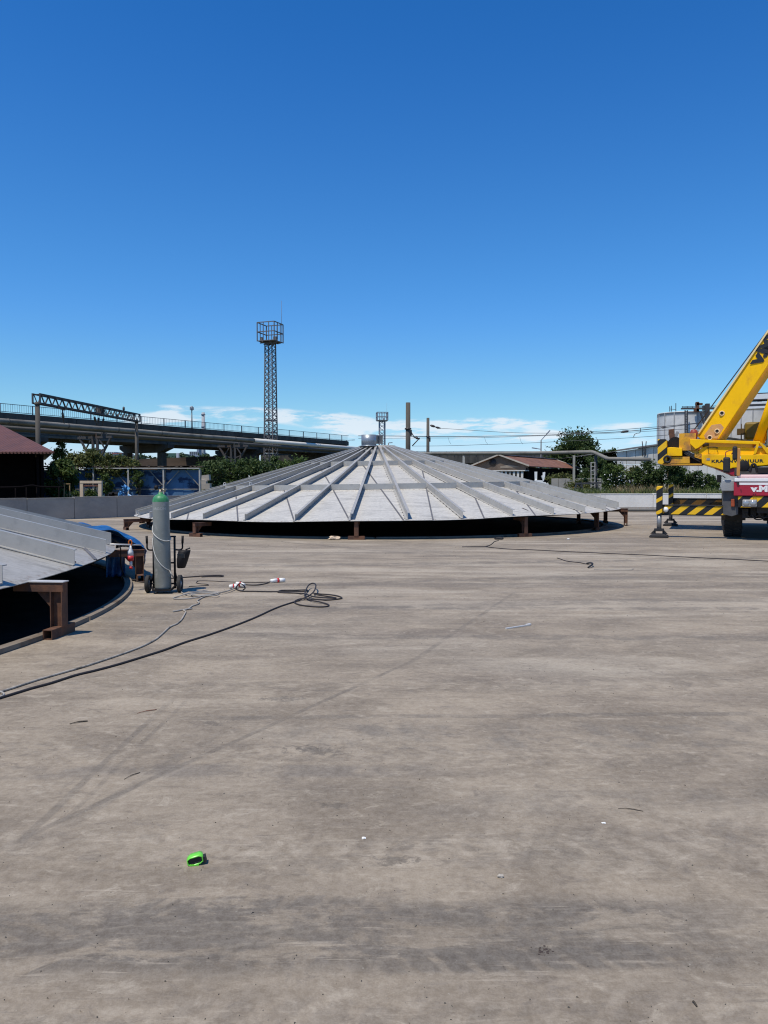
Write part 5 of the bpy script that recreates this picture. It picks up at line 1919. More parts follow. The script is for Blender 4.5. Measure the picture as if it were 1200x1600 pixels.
# street lamps on the viaduct
def lamp(name, label, base, h, double=False, ball=False, mat=None, arm=None):
    t = thing(name, label, 'street lamp', base, world=True, group='street lamps')
    base = Vector(base)
    mb = MB()
    mb.cyl(base, base + Vector((0, 0, h)), 0.11, 0.07, 10)
    mb.build('pole', mat or MT['mast_steel'], t)
    mb = MB()
    if ball:
        mb.lathe([(0, -0.35), (0.16, -0.3), (0.22, 0), (0.16, 0.3), (0, 0.35)], 12, base + Vector((0, 0, h + 0.35)))
        for k in range(6):
            an = k * pi / 3
            mb.box(base + Vector((0.24 * cos(an), 0.24 * sin(an), h + 0.32)), (0.10, 0.10, 0.4))
    else:
        for sx in arm:
            mb.bar(base + Vector((0, 0, h + sx[2])), base + Vector((sx[0], 0, h + sx[2] + sx[1])), 0.09)
            mb.box(base + Vector((sx[0] * 1.1, 0, h + sx[2] + sx[1] * 1.1)), (0.6, 0.25, 0.12), Matrix.Rotation(-atan2(sx[1], sx[0]), 3, 'Y'))
    mb.build('lamp_head', MT['mast_far'], t)


q = P(300, 673, 114)
lamp('street_lamp', 'slim lamp with a round cluster head rising from the viaduct railing', (q.x, q.y, ZD), 2.9, ball=True)
q = P(541, 690, 145)
lamp('street_lamp', 'dark lamp at the right end of the viaduct', (q.x, q.y, 6.4), 2.9, arm=[(1.2, 0.05, 0)])
q = P(845, 745, 95)
lamp('street_lamp', 'bent twin arm street lamp in front of the rusty roofed warehouse', (q.x, q.y, 0), P(845, 688, 95).z, arm=[(0.8, 0.9, 0), (-0.75, 0.12, -1.1)])
q = P(598, 700, 120)
lamp('street_lamp', 'tiny thin lamp pole between the roof nozzle and the tall mast', (q.x + 0.9, q.y, 0), P(598, 692, 120).z, arm=[(0.3, 0.02, 0)])

# lower viaduct further back
t = thing('rear_bridge', 'low dark bridge deck far behind the ribbed roof', 'bridge', (0, 150, 0), world=True)
mb = MB()
mb.prism([(-24, 150, 5.1), (-24, 150, 7.0), (-24, 158, 7.0), (-24, 158, 5.1)], (60, 3, 0.1))
mb.build('deck', MT['concrete_dark'], t)
mb = MB()
for k in range(11):
    mb.box((-22 + 5.6 * k, 151.5 + 0.28 * k, 2.5), (1.0, 1.0, 5.2))
mb.build('piers', MT['concrete_dark'], t, kind='stuff')
mb = MB()
mb.bar((-24, 149.8, 7.4), (36, 152.8, 7.5), 0.08)
for k in range(42):
    mb.bar((-24 + 1.45 * k, 149.8 + 0.0725 * k, 7.0), (-24 + 1.45 * k, 149.8 + 0.0725 * k, 7.45), 0.06)
mb.build('parapet_rail', MT['railing'], t, kind='stuff')

# ================================================================== PIPELINE ALONG THE VIADUCT
Q0, QD = Vector((-37.4, 75.0, 0)), Vector((0.462, 0.887, 0)).normalized()
QN = Vector((QD.y, -QD.x, 0))


def qp(s, off, z):
    return Q0 + QD * s + QN * off + Vector((0, 0, z))


t = thing('pipeline', 'long insulated pale pipe running past the viaduct on steel trestles', 'pipeline', Q0, world=True)
mb = MB(); mb.tube([qp(s, 0.1 * sin(s * .2), 7.5 - 0.03 * (1 if s % 10 < 5 else 0)) for s in range(-36, 40, 6)] + [qp(40.5, 0, 7.47)], 0.26, 12); mb.build('pipe_run', MT['pipe'], t)
mb = MB(); mb.tube([qp(40.5, 0, 7.47), qp(60, 0, 7.45), qp(82, 0, 7.4)], 0.31, 12); mb.build('pipe_run', MT['pipe_bright'], t, label='newer and brighter stretch of pipe')
mb = MB(); mb.tube([qp(s, -1.5, 6.95) for s in (-36, 20, 82)], 0.22, 12); mb.build('pipe_run', MT['pipe_grey'], t)
mb = MB(); mb.tube([qp(s, -2.6, 6.9) for s in (-36, 20, 82)], 0.18, 12); mb.build('pipe_run', MT['pipe_grey'], t)
for k in range(11):
    s = -34 + k * 7.0
    mb = MB()
    mb.lathe([(0.265, -0.05), (0.295, -0.05), (0.295, 0.05), (0.265, 0.05)], 14, (0, 0, 0), 'X')
    o = mb.build('pipe_clamp', MT['pipe_grey'])
    o.parent = t
    o.matrix_parent_inverse = pmat(t).inverted()
    o.location = qp(s, 0.1 * sin(s * .2), 7.48)
    o.rotation_euler = (0, 0, atan2(QD.y, QD.x))


def trestle(label, s):
    b = qp(s, -1.4, 0)
    t = thing('pipe_trestle', label, 'pipe trestle', b, world=True, group='steel trestles under the pipeline')
    zt = 6.55
    mb = MB()
    for s_ in (-0.35, 0.35):
        mb.bar(b + QN * s_, b + QN * s_ + Vector((0, 0, zt)), 0.26, 0.26)
    for k in range(6):
        z = 0.6 + k
        mb.bar(b - QN * 0.35 + Vector((0, 0, z)), b + QN * 0.35 + Vector((0, 0, z + 0.7)), 0.09)
    mb.build('column', MT['bridge_steel'], t)
    for s_ in (-1, 1):
        mb = MB()
        mb.bar(b + QN * (s_ * 0.35) + Vector((0, 0, 3.6)), b + QN * (s_ * 2.5) + Vector((0, 0, zt)), 0.20)
        mb.bar(b + QN * (s_ * 0.35) + Vector((0, 0, 4.9)), b + QN * (s_ * 1.55) + Vector((0, 0, 5.25)), 0.14)
        mb.bar(b + QN * (s_ * 1.55) + Vector((0, 0, 5.2)), b + QN * (s_ * 0.5) + Vector((0, 0, zt)), 0.13)
        mb.bar(b + QN * (s_ * 0.35) + Vector((0, 0, 3.2)), b + QN * (s_ * 1.2) + Vector((0, 0, 3.6)), 0.11)
        mb.build('brace', MT['bridge_steel'], t)
    mb = MB()
    mb.bar(b - QN * 2.7 + Vector((0, 0, zt)), b + QN * 2.7 + Vector((0, 0, zt)), 0.25)
    for off in (-2.1, -0.15, 1.4):
        for e in (-0.35, 0.0, 0.35):
            mb.box(b + QN * (off + e) + Vector((0, 0, zt + 0.30)), (0.14, 0.14, 0.42))
    mb.build('head_beam', MT['bridge_steel'], t)


trestle('dark steel trestle with splayed arms near the blue fence, under the gantry', 13.0)
trestle('dark steel trestle with splayed arms rising out of the trees beside the lattice mast', 37.5)

# ================================================================== CATENARY GANTRY
GL, GR_ = Vector((-26.9, 60.0, 0)), Vector((-25.0, 78.0, 0))
t = thing('catenary_gantry', 'steel lattice railway gantry on two concrete masts above the blue fence', 'gantry', GL, world=True)
for q, zt, r0, r1 in ((GL, 7.75, 0.21, 0.17), (GR_, 7.8, 0.21, 0.16)):
    mb = MB()
    mb.cyl(q, q + Vector((0, 0, zt)), r0, r1, 14)
    mb.lathe([(r1, -0.25), (r1 + .05, -0.25), (r1 + .05, -0.05), (r1, -0.05)], 14, q + Vector((0, 0, zt)))
    mb.build('mast', MT['pole'], t)
gd = (GR_ - GL)
gl = gd.length
gd = gd.normalized()
gn = Vector((gd.y, -gd.x, 0))
za, zb_ = 7.65, 8.35
mb = MB()
for z in (za, zb_):
    for o_ in (-0.3, 0.3):
        mb.bar(GL + gn * o_ + Vector((0, 0, z)) - gd * 0.2, GR_ + gn * o_ + Vector((0, 0, z)) + gd * 0.2, 0.11, 0.11)
mb.build('chord', MT['bridge_steel'], t)
n = 17
for o_ in (-0.3, 0.3):
    mb = MB()
    for i in range(n):
        a, b = i / n * gl, (i + 0.5) / n * gl
        c = (i + 1) / n * gl
        base = GL + gn * o_
        up, dn = Vector((0, 0, zb_)), Vector((0, 0, za))
        mb.bar(base + gd * a + up, base + gd * b + dn, 0.055)
        mb.bar(base + gd * b + dn, base + gd * c + up, 0.055)
    mb.build('lattice_bars', MT['bridge_steel'], t, kind='stuff')
mb = MB()
for i in range(n + 1):
    c = i / n * gl
    for z in (za, zb_):
        mb.bar(GL + gd * c + gn * 0.3 + Vector((0, 0, z)), GL + gd * c - gn * 0.3 + Vector((0, 0, z)), 0.05)
for o_ in (-0.3, 0.3):
    for q in (GL - gd * 0.15, GR_ + gd * 0.15):
        mb.bar(q + gn * o_ + Vector((0, 0, za)), q + gn * o_ + Vector((0, 0, zb_)), 0.11)
mb.build('cross_bars', MT['bridge_steel'], t, kind='stuff')
mb = MB()
mb.box(GL + gd * (gl * 0.57) + Vector((0, 0, 8.0)), (0.5, 0.9, 0.55))
mb.build('junction_box', MT['bridge_steel'], t)
for f in (0.20, 0.50, 0.56, 0.61):
    p = GL + gd * (gl * f) + Vector((0, 0, za - 0.05))
    mb = MB()
    e = p + gd * (0.6 if f in (0.5,) else -0.3) + Vector((0, 0, -0.95))
    if f == 0.20:
        mb.box(p + Vector((0, 0, -0.06)), (0.15, 1.5, 0.1), Matrix.Rotation(0.1, 3, 'Z'))
        e = p + gd * 0.35 + Vector((0, 0, -1.25))
    mb.tube([p, p.lerp(e, 0.25), p.lerp(e, 0.3), p.lerp(e, 0.6), p.lerp(e, 0.65), e], [0.03, 0.03, 0.10, 0.11, 0.03, 0.03], 8)
    mb.build('insulator', MT['insul'], t)
mb = MB()
mb.lathe([(0, -0.2), (0.07, -0.15), (0.12, 0.05), (0.10, 0.25), (0, 0.32)], 10, GL + gd * (gl * 0.84) + Vector((0, 0, 8.55)))
mb.build('top_lamp', MT['insul'], t)

# ================================================================== LATTICE FLOODLIGHT MASTS
def flood_mast(label, base, yaw, mat, H=22.9, wb=1.62, wt=1.18, lattice=26, bar=0.11, cage=2.9, ch=2.85, group=None):
    t = thing('lattice_mast', label, 'lattice mast', base, yaw, group or 'lattice floodlight masts')

    def corner(i, z):
        w = wb + (wt - wb) * z / H
        sx, sy = ((-1, -1), (1, -1), (1, 1), (-1, 1))[i % 4]
        return Vector((sx * w / 2, sy * w / 2, z))
    for i in range(4):
        mb = MB(); mb.bar(corner(i, 0), corner(i, H), bar * 1.35); mb.build('leg', mat, t)
    mb = MB()
    for i in range(4):
        for k in range(lattice):
            z0, z1 = H * k / lattice, H * (k + 1) / lattice
            mb.bar(corner(i, z0), corner(i + 1, z1), bar * 0.62)
            mb.bar(corner(i + 1, z0), corner(i, z1), bar * 0.62)
    for z in (H * 0.40, H * 0.48, H * 0.02, H * 0.99):
        for i in range(4):
            mb.bar(corner(i, z), corner(i + 1, z), bar * 1.1)
    mb.build('lattice_bars', mat, t, kind='stuff')
    c2 = cage / 2
    mb = MB()
    mb.box((0, 0, H + 0.08), (cage, cage, 0.10))
    for s in (-1, 1):
        mb.bar((s * wt / 2, -c2, H - 0.02), (s * wt / 2, c2, H - 0.02), 0.14)
        mb.bar((-c2, s * wt / 2, H - 0.12), (c2, s * wt / 2, H - 0.12), 0.14)
    mb.build('platform', mat, t)
    mb = MB()
    cr = ((-c2, -c2), (c2, -c2), (c2, c2), (-c2, c2))
    for i in range(4):
        a, b = Vector((*cr[i], 0)), Vector((*cr[(i + 1) % 4], 0))
        for z in (H + ch * 0.5, H + ch):
            mb.bar(a + Vector((0, 0, z)), b + Vector((0, 0, z)), bar * 1.1)
        for f in (0.0, 0.36, 0.68):
            p = a.lerp(b, f)
            mb.bar(p + Vector((0, 0, H)), p + Vector((0, 0, H + ch)), bar * (1.15 if f == 0 else 0.85))
    mb.build('cage', mat, t)
    mb = MB()
    mb.box((0.6, 0.5, H + 0.55), (0.55, 0.4, 0.75))
    mb.box((-0.9, -1.0, H + 0.4), (0.3, 0.3, 0.5))
    mb.build('floodlight', mat, t)
    mb = MB()
    mb.cyl((c2, c2 * 0.7, H), (c2, c2 * 0.7, H + ch + 3.6), 0.045, 0.02, 6)
    mb.build('lightning_rod', mat, t)
    return t


q = P(423.5, 740, 119)
flood_mast('tall dark lattice floodlight mast with a railed platform beside the viaduct', (q.x, q.y, 0), R(-20), MT['mast_steel'])
q = P(597, 740, 272)
flood_mast('small distant lattice mast just right of the roof nozzle', (q.x, q.y, 0), R(8), MT['mast_far'], lattice=18, bar=0.2, wb=2.1, wt=1.9, cage=3.7)

# ================================================================== TALL CONCRETE MASTS AND WIRES
def conc_mast(label, px, ytop, Y, r0, r1, ring_y):
    q = P(px, 752, Y)
    zt = P(px, ytop, Y).z
    t = thing('concrete_mast', label, 'mast', (q.x, q.y, 0), world=True, group='concrete masts behind the roof')
    mb = MB()
    mb.cyl((q.x, q.y, 0), (q.x, q.y, zt), r0, r1, 16)
    mb.build('shaft', MT['pole'], t)
    z = P(px, ring_y, Y).z
    mb = MB()
    mb.lathe([(r1 + 0.02, -0.06), (r1 + 0.09, -0.06), (r1 + 0.09, 0.06), (r1 + 0.02, 0.06)], 16, (q.x, q.y, z))
    mb.box((q.x + r1 + 0.06, q.y, z - 0.35), (0.14, 0.14, 0.5))
    mb.build('bracket', MT['insul'], t)
    return q, t


m1, t1_ = conc_mast('taller and thicker bare concrete mast right of the roof peak', 637.5, 629, 66, 0.225, 0.195, 670)
m2, t2_ = conc_mast('shorter concrete mast carrying the wires, right of the taller one', 668.5, 653, 88, 0.20, 0.165, 682)
# strut off the first mast
mb = MB()
mb.tube([P(643, 676, 66), P(647, 683, 66), P(656, 686, 66)], 0.05, 6)
mb.tube([P(644, 697, 66), P(656, 684, 66)], 0.05, 6)
mb.tube([P(649, 683.5, 66), P(651, 684.3, 66), P(654, 685.3, 66)], [0.06, 0.11, 0.06], 8)
mb.build('wire_strut', MT['insul'], t1_)
mb = MB()
mb.tube([P(672, 664.5, 88), P(674, 665, 88), P(678, 666.2, 88), P(680, 667, 88), P(684, 668.3, 88), P(689, 669.2, 88)], [0.04, 0.13, 0.13, 0.05, 0.13, 0.04], 8)
mb.build('insulator', MT['insul'], t2_)


def wire(label, pts, r=0.022, parent=None):
    mb = MB()
    mb.tube(smooth_path([P(*p) for p in pts], 6), r, 5)
    return tag(mb.build('overhead_wire', MT['wire']), label, 'overhead wire', 'overhead railway wires')


wire('upper overhead wire running right from the insulator of the shorter mast', [(689, 669.2, 88), (740, 672.5, 86), (800, 676, 84), (870, 676.6, 80), (940, 673.5, 76), (1000, 669, 70), (1060, 664, 64), (1150, 654, 56)])
wire('overhead wire between the two masts and on above the warehouse roof', [(560, 681, 70), (620, 681.3, 68), (656, 682, 70), (700, 682.3, 72), (760, 681.5, 74), (830, 680.5, 74), (900, 677.8, 72), (970, 674.5, 70), (1030, 669, 66), (1100, 660, 58)], 0.03)
wire('lowest overhead wire sagging above the warehouse', [(645, 697, 68), (700, 696.5, 70), (760, 694.5, 72), (830, 692, 72), (900, 688.5, 70), (960, 685.5, 68), (1040, 680, 62), (1110, 672, 56)], 0.018)
wire('thin overhead wire just below the middle one', [(560, 685, 74), (640, 684.5, 76), (740, 684, 80), (830, 681.5, 82), (930, 678, 78), (1000, 674.5, 74), (1050, 671.5, 68), (1110, 668, 62)], 0.018)
t = thing('wire_fittings', 'small dark clamps and droppers on the overhead wires at the right', 'wire fitting', P(977, 675, 70), world=True)
mb = MB()
mb.tube([P(970, 675.5, 70), P(973, 674.7, 70), P(980, 674, 70), P(983, 673.2, 70)], [0.03, 0.11, 0.11, 0.03], 8)
mb.build('clamp', MT['insul'], t)
mb = MB()
mb.tube(smooth_path([P(990, 683, 70), P(991.5, 679, 70), P(995, 677, 70), P(1000, 675.8, 70), P(1001, 669, 70)], 4), 0.03, 6)
mb.build('dropper', MT['insul'], t)
mb = MB()
mb.tube([P(1033, 668.5, 66), P(1036, 668, 66), P(1041, 667.4, 66)], [0.03, 0.10, 0.04], 8)
mb.build('insulator', MT['insul'], t)
mb = MB()
for x in (700, 757, 812, 932):
    mb.tube([P(x, 683, 73), P(x + 2, 690, 72), P(x + 5, 694, 72)], 0.012, 4)
mb.build('droppers', MT['wire'], t, kind='stuff')

# ================================================================== PIPE ON PORTALS AT THE RIGHT
t = thing('portal_pipe', 'long grey pipe on posts passing in front of the warehouse and the tree', 'pipe', P(930, 760, 50), world=True)
mb = MB()
mb.tube([P(640, 708.8, 62), P(700, 708.5, 60), P(800, 708, 56), P(870, 707.2, 53), P(905, 706.5, 51), P(925, 706.3, 50), P(929, 707.3, 49.6), P(949, 716.5, 47), P(953, 717, 46.8), P(985, 717.2, 46.5), P(1016, 718, 46)], 0.115, 12)
mb.build('pipe_run', MT['pipe'], t)
mb = MB()
q = P(931, 708, 49.6)
mb.box((q.x, q.y, q.z / 2 - 0.05), (0.17, 0.17, q.z - 0.2))
mb.build('post', MT['bridge_steel'], t)
mb = MB()
q = P(897, 708, 51.3)
mb.box((q.x, q.y, q.z / 2 + 0.55), (0.13, 0.13, q.z - 1.4))
mb.build('post', M('pale_post', (0.34, 0.32, 0.27), 0.8), t)
mb = MB()
mb.box((q.x, q.y, 0.62), (0.15, 0.15, 1.24))
mb.build('post_foot', M('ochre_paint', (0.45, 0.28, 0.06), 0.8), t)
mb = MB()
q = P(724.5, 709, 59)
mb.box((q.x, q.y, q.z / 2 - 0.05), (0.16, 0.16, q.z - 0.2))
mb.build('post', MT['rail_white'], t)
t = thing('ladder', 'short pale ladder hanging on the dark portal post', 'ladder', P(927, 760, 49), world=True)
for x in (923.5, 929.5):
    mb = MB()
    mb.bar(P(x, 722, 49.2), P(x, 762, 49.2), 0.05)
    mb.build('rail', MT['rail_white'], t)
for k in range(7):
    y = 723 + k * 6.0
    mb = MB()
    mb.bar(P(923.5, y, 49.2), P(929.5, y, 49.2), 0.045)
    mb.build('rung', MT['rail_white'], t)

# ================================================================== DARK SHED AT THE LEFT
t = thing('dark_shed', 'open dark shed with a red brown corrugated hip roof at the left edge', 'shed', (-24, 42, 0), world=True)
XE, YE, ZE = -16.25, 38.0, 3.06
rv = [Vector((XE, YE, ZE)), Vector((-40, YE, ZE)), Vector((-40, YE + 6.5, 5.0)), Vector((-22.4, YE + 6.5, 5.0)), Vector((-22.4, YE + 13, ZE)), Vector((-40, YE + 13, ZE))]
mb = MB()
mb.add([rv[0], rv[1], rv[2], rv[3]] + [p - Vector((0, 0, 0.08)) for p in (rv[0], rv[1], rv[2], rv[3])], [(0, 3, 2, 1), (4, 5, 6, 7), (0, 1, 5, 4), (1, 2, 6, 5), (3, 0, 4, 7)])
mb.build('roof', MT['shed_roof'], t)
mb = MB()
mb.add([rv[0], rv[4], rv[3], rv[5], rv[2]], [(0, 1, 2), (1, 3, 4, 2)])
o = mb.build('roof_back', MT['shed_roof'], t)
sd = o.modifiers.new('t', 'SOLIDIFY'); sd.thickness = 0.05
mb = MB()
k = 0
xx = XE
while xx > -25:                                          # scalloped edge of the sheets
    mb.box((xx - 0.09, YE - 0.02, ZE - 0.06), (0.10, 0.06, 0.09))
    xx -= 0.18
mb.build('roof_edge', MT['shed_roof'], t, kind='stuff')
mb = MB()
mb.bar((-40, YE + 11.5, 1.5), (-22.6, YE + 11.5, 1.5), 0.15, 3.0)
mb.bar((XE - 0.9, YE + 0.7, 1.47), (-22.6, YE + 11.4, 1.47), 0.12, 2.94)
mb.bar((-40, YE + 3.2, 1.55), (XE - 2.4, YE + 3.2, 1.55), 0.12, 3.1)
mb.build('wall', MT['shed_dark'], t)
mb = MB()
for x in (-17.4, -20.2, -23.2, -26.2):
    mb = MB()
    mb.box((x, YE + 0.8, 1.5), (0.14, 0.14, 2.95))
    mb.build('post', MT['shed_dark'], t)
t = thing('pipe_rail', 'dark pipe handrail on posts in front of the open shed', 'handrail', (-18, 36, 0), world=True)
mb = MB()
mb.tube(smooth_path([P(-20, 762, 35.5), P(30, 761, 35.7), P(50, 758.5, 35.8), P(62, 760.5, 35.9), P(100, 761.5, 36.2)], 4), 0.045, 8)
mb.build('handrail', MT['shed_dark'], t)
for x in (-14, 24, 41, 57, 92):
    q = P(x, 761, 36)
    mb = MB()
    mb.cyl((q.x, q.y, 0), (q.x, q.y, q.z), 0.03, n=8)
    mb.build('post', MT['shed_dark'], t)

# ================================================================== BLUE FENCE
FYD = 44.0
fz = P(200, 732.5, FYD).z
t = thing('blue_fence', 'blue sheet metal fence with a whitish post frame under the viaduct', 'fence', P(200, 760, FYD), world=True)
fx = [P(x, 750, FYD).x for x in (36, 91, 146, 200.5, 255.5, 312)]
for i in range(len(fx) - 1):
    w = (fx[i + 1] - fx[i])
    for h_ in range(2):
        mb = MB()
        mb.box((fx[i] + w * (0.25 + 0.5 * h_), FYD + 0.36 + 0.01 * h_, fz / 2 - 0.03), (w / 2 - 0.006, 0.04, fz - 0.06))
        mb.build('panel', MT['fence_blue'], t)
for i, x in enumerate(fx):
    mb = MB()
    mb.box((x, FYD, fz / 2), (0.08, 0.08, fz))
    mb.build('post', MT['rail_white'], t)
    mb = MB()
    mb.bar((x, FYD + 0.12, fz * 0.55), (x - 0.85, FYD + 0.20, fz - 0.1), 0.045)
    if i not in (0, 5):
        mb.bar((x, FYD + 0.12, fz * 0.55), (x + 0.85, FYD + 0.20, fz - 0.1), 0.045)
    mb.bar((x + 0.02, FYD + 0.06, fz * 0.5), (x + 0.02, FYD + 0.32, fz - 0.1), 0.05)
    mb.build('brace', MT['pipe'], t)  # braces coloured darker to carry their shadow on the sheets too
mb = MB()
mb.bar((fx[0], FYD, fz + 0.03), (fx[-1], FYD, fz + 0.03), 0.14, 0.055)
mb.bar((fx[0], FYD + 0.3, 1.15), (fx[-1], FYD + 0.3, 1.15), 0.03, 0.03)
mb.build('top_rail', MT['rail_white'], t)
mb = MB()
for k in range(40):
    x = fx[0] + (fx[-1] - fx[0]) * k / 39 + rg.uniform(-.1, .1)
    mb.box((x, FYD + 0.15, fz + 0.13), (rg.uniform(0.2, 0.6), 0.3, rg.uniform(0.03, 0.10)), Matrix.Rotation(rg.uniform(-.1, .1), 3, 'Y'))
mb.build('rubble_on_top', MT['brown_roof'], t, kind='stuff')

# rubble wall end right of the fence
mb = MB()
q = P(322, 756, 46)
for k in range(7):
    mb.box((q.x + rg.uniform(-0.35, 0.3), q.y + rg.uniform(0, 0.4), 0.3 + 0.25 * k), (rg.uniform(0.5, 0.8), 0.5, 0.34), Matrix.Rotation(rg.uniform(-.25, .25), 3, 'Y'))
tag(mb.build('broken_wall', MT['render']), 'broken pale masonry stump at the right end of the blue fence', 'masonry')

# cream garden frame
t = thing('garden_canopy', 'cream fringed garden canopy frame standing before the blue fence', 'canopy frame', P(141, 776, 41), world=True)
YG = 41.0
def gp2(x, y, dy=0.0):
    return P(x, y, YG + dy)
for x0, x1 in ((124.7, 129.5), (153.3, 158.5)):
    mb = MB()
    mb.prism([gp2(x0, 752), gp2(x1, 752), gp2(x1, 780), gp2(x0, 780)], (0, 0.18, 0))
    mb.build('post', MT['cream'], t)
mb = MB()
mb.prism([gp2(124.7, 751.2, -0.01), gp2(158.5, 751.2, -0.01), gp2(158.5, 755.2, -0.01), gp2(124.7, 755.2, -0.01)], (0, 0.22, 0))
mb.build('top_beam', MT['cream'], t)
mb = MB()
mb.prism([gp2(129.6, 758.5, 0.03), gp2(153.2, 758.5, 0.03), gp2(153.2, 759.8, 0.03), gp2(129.6, 759.8, 0.03)], (0, 0.1, 0))
for k in range(9):
    x = 129.8 + k * 2.6
    mb.prism([gp2(x, 755.3, 0.05), gp2(x + 1.6, 755.3, 0.05), gp2(x + 1.2, 758.4, 0.05), gp2(x + 0.3, 758.4, 0.05)], (0, 0.05, 0))
mb.build('fringe', MT['brown_fringe'], t)
for pts in (((129.6, 760), (134, 763), (131, 769), (127.5, 776), (126, 776), (129.6, 766)), ((153.2, 760), (149.5, 763), (152, 769), (155, 776), (156, 776), (153.2, 766))):
    mb = MB()
    mb.prism([gp2(*p, 0.2) for p in pts], (0, 0.08, 0))
    mb.build('drape', MT['cream'], t)
t = thing('wooden_frame', 'narrow bare wooden frame left of the cream canopy', 'wooden frame', P(104, 776, 41), world=True)
for x in (100, 108.6):
    mb = MB()
    mb.prism([gp2(x - 0.7, 756.5, .3), gp2(x + 0.7, 756.5, .3), gp2(x + 0.7, 782, .3), gp2(x - 0.7, 782, .3)], (0, 0.06, 0))
    mb.build('post', MT['wood'], t)
mb = MB()
mb.prism([gp2(99.2, 755.4, .28), gp2(109.4, 755.4, .28), gp2(109.4, 756.7, .28), gp2(99.2, 756.7, .28)], (0, 0.08, 0))
mb.prism([gp2(103.6, 772, .32), gp2(105.2, 772, .32), gp2(105.2, 780, .32), gp2(103.6, 780, .32)], (0, 0.06, 0))
mb.build('cross_rail', MT['wood'], t)
scrapd = MB()
foliage(scrapd, P(197, 771, 40), (0.45, 0.35, 0.55), 70, 0.45, 5, 77)
o = scrapd.build('tarp_bundle', M('light_blue_tarp', (0.10, 0.30, 0.55), 0.45, var=0.3, scale=3))
tag(o, 'crumpled light blue plastic bundle standing behind the grey wall', 'plastic bundle')
mb = MB()
for k in range(9):
    q = P(172 + 2.2 * k, 774, 40.5)
    mb.box((q.x, q.y, 0.55 + 0.12 * (k % 3)), (0.30, 0.3, 0.5), Matrix.Rotation(rg.uniform(-.6, .6), 3, 'Y'))
tag(mb.build('scrap_heap', MT['chassis']), 'dark scrap heap left of the light blue bundle', 'scrap heap')

# ================================================================== LOW BROWN BANK AND THE CITY BEHIND
mb = MB()
for k, (z0, z1, y, m0) in enumerate(((2.0, 2.9, 118, 0), (2.95, 3.6, 121, 0), (3.65, 5.0, 124, 0))):
    mb.prism([P(180, 752, y) + Vector((0, 0, z0 - 1.6)), P(400, 752, y) + Vector((0, 0, z0 - 1.6 + 0.9)), P(400, 752, y) + Vector((0, 0, z1 - 1.6 + 0.9)), P(180, 752, y) + Vector((0, 0, z1 - 1.6))], (0, 3.5, 0))
o = mb.build('brown_bank', MT['brown_roof'])
tag(o, 'long low brown terraced bank seen under the viaduct between the piers', 'bank')


def block(name, label, cat, px0, px1, ytop, Y, mat, depth=20, roof=None, win=0, steps=()):
    a, b = P(px0, ytop, Y), P(px1, ytop, Y)
    t = thing(name, label, cat, ((a.x + b.x) / 2, Y, 0), world=True)
    mb = MB()
    mb.box(((a.x + b.x) / 2, Y + depth / 2, a.z / 2), (b.x - a.x, depth, a.z))
    for (u0, u1, dy) in steps:
        w = b.x - a.x
        zt = P(px0, ytop - dy, Y).z
        mb.box((a.x + w * (u0 + u1) / 2, Y + depth / 2, (a.z + zt) / 2), (w * (u1 - u0), depth * 0.5, zt - a.z))
    mb.build('walls', mat, t)
    if win:
        rows, cols = win
        wm = MB()
        for r_ in range(rows):
            for c_ in range(cols):
                wm.box((a.x + (b.x - a.x) * (c_ + 0.5) / cols, Y - 0.05, a.z * (0.55 + 0.4 * r_ / max(1, rows - 1) if rows > 1 else 0.8)), ((b.x - a.x) / cols * 0.55, 0.15, a.z * 0.4 / rows * 0.55))
        wm.build('windows', MT['tinted'], t, kind='stuff')
    if roof:
        mb = MB()
        mb.box(((a.x + b.x) / 2, Y + depth / 2, a.z + 0.3), ((b.x - a.x) * 1.04, depth * 1.04, 0.6))
        mb.build('roof', roof, t)
    return t


block('apartment_tower', 'grey far tower block left of the splayed trestle', 'tower block', 133, 143.5, 702.5, 420, MT['far_grey'], win=(7, 3))
block('far_house', 'far building with a red roof left of the first pier', 'building', 176, 190, 709.5, 420, MT['far_pale'], roof=MT['far_red'])
block('far_house', 'pale far building beside the splayed trestle', 'building', 168, 180, 706, 470, MT['far_pale'], win=(3, 4))
block('far_shed', 'long flat green far building right of the second pier', 'building', 258, 281.5, 708, 420, MT['far_green'])
block('far_house', 'low pale far building left of the grey stepped block', 'building', 286, 299, 711.5, 440, MT['far_pale'], win=(2, 4))
block('far_block', 'grey stepped far block beside the chimney', 'building', 296, 311, 705.5, 460, MT['far_grey'], steps=((0.55, 0.78, 5.0),), win=(3, 5))
block('far_house', 'small dark far building at the left of the second pier', 'building', 201, 212, 711, 430, MT['far_grey'])
block('far_building', 'long pale far building with rows of windows above the rusty roof', 'building', 800, 872, 707.5, 190, MT['far_grey'], win=(2, 26))
q = P(318.5, 752, 430)
t = thing('chimney', 'tall far concrete chimney behind the viaduct', 'chimney', (q.x, q.y, 0), world=True)
mb = MB()
zt = P(318.5, 644.5, 430).z
mb.cyl((q.x, q.y, 0), (q.x, q.y, zt), 1.25, 0.88, 20)
mb.build('shaft', MT['chimney'], t)
mb = MB()
for z in (0.62, 0.8, 0.97):
    mb.lathe([(0.9, -0.3), (1.15, -0.3), (1.15, 0.3), (0.9, 0.3)], 20, (q.x, q.y, zt * z))
mb.build('band', MT['far_grey'], t)
q = P(278.3, 752, 400)
mb = MB(); mb.cyl((q.x, q.y, 0), (q.x, q.y, P(278, 708, 400).z), 0.9, 0.8, 12)
tag(mb.build('chimney_stub', MT['far_grey']), 'short dark far stack right of the green building', 'chimney')

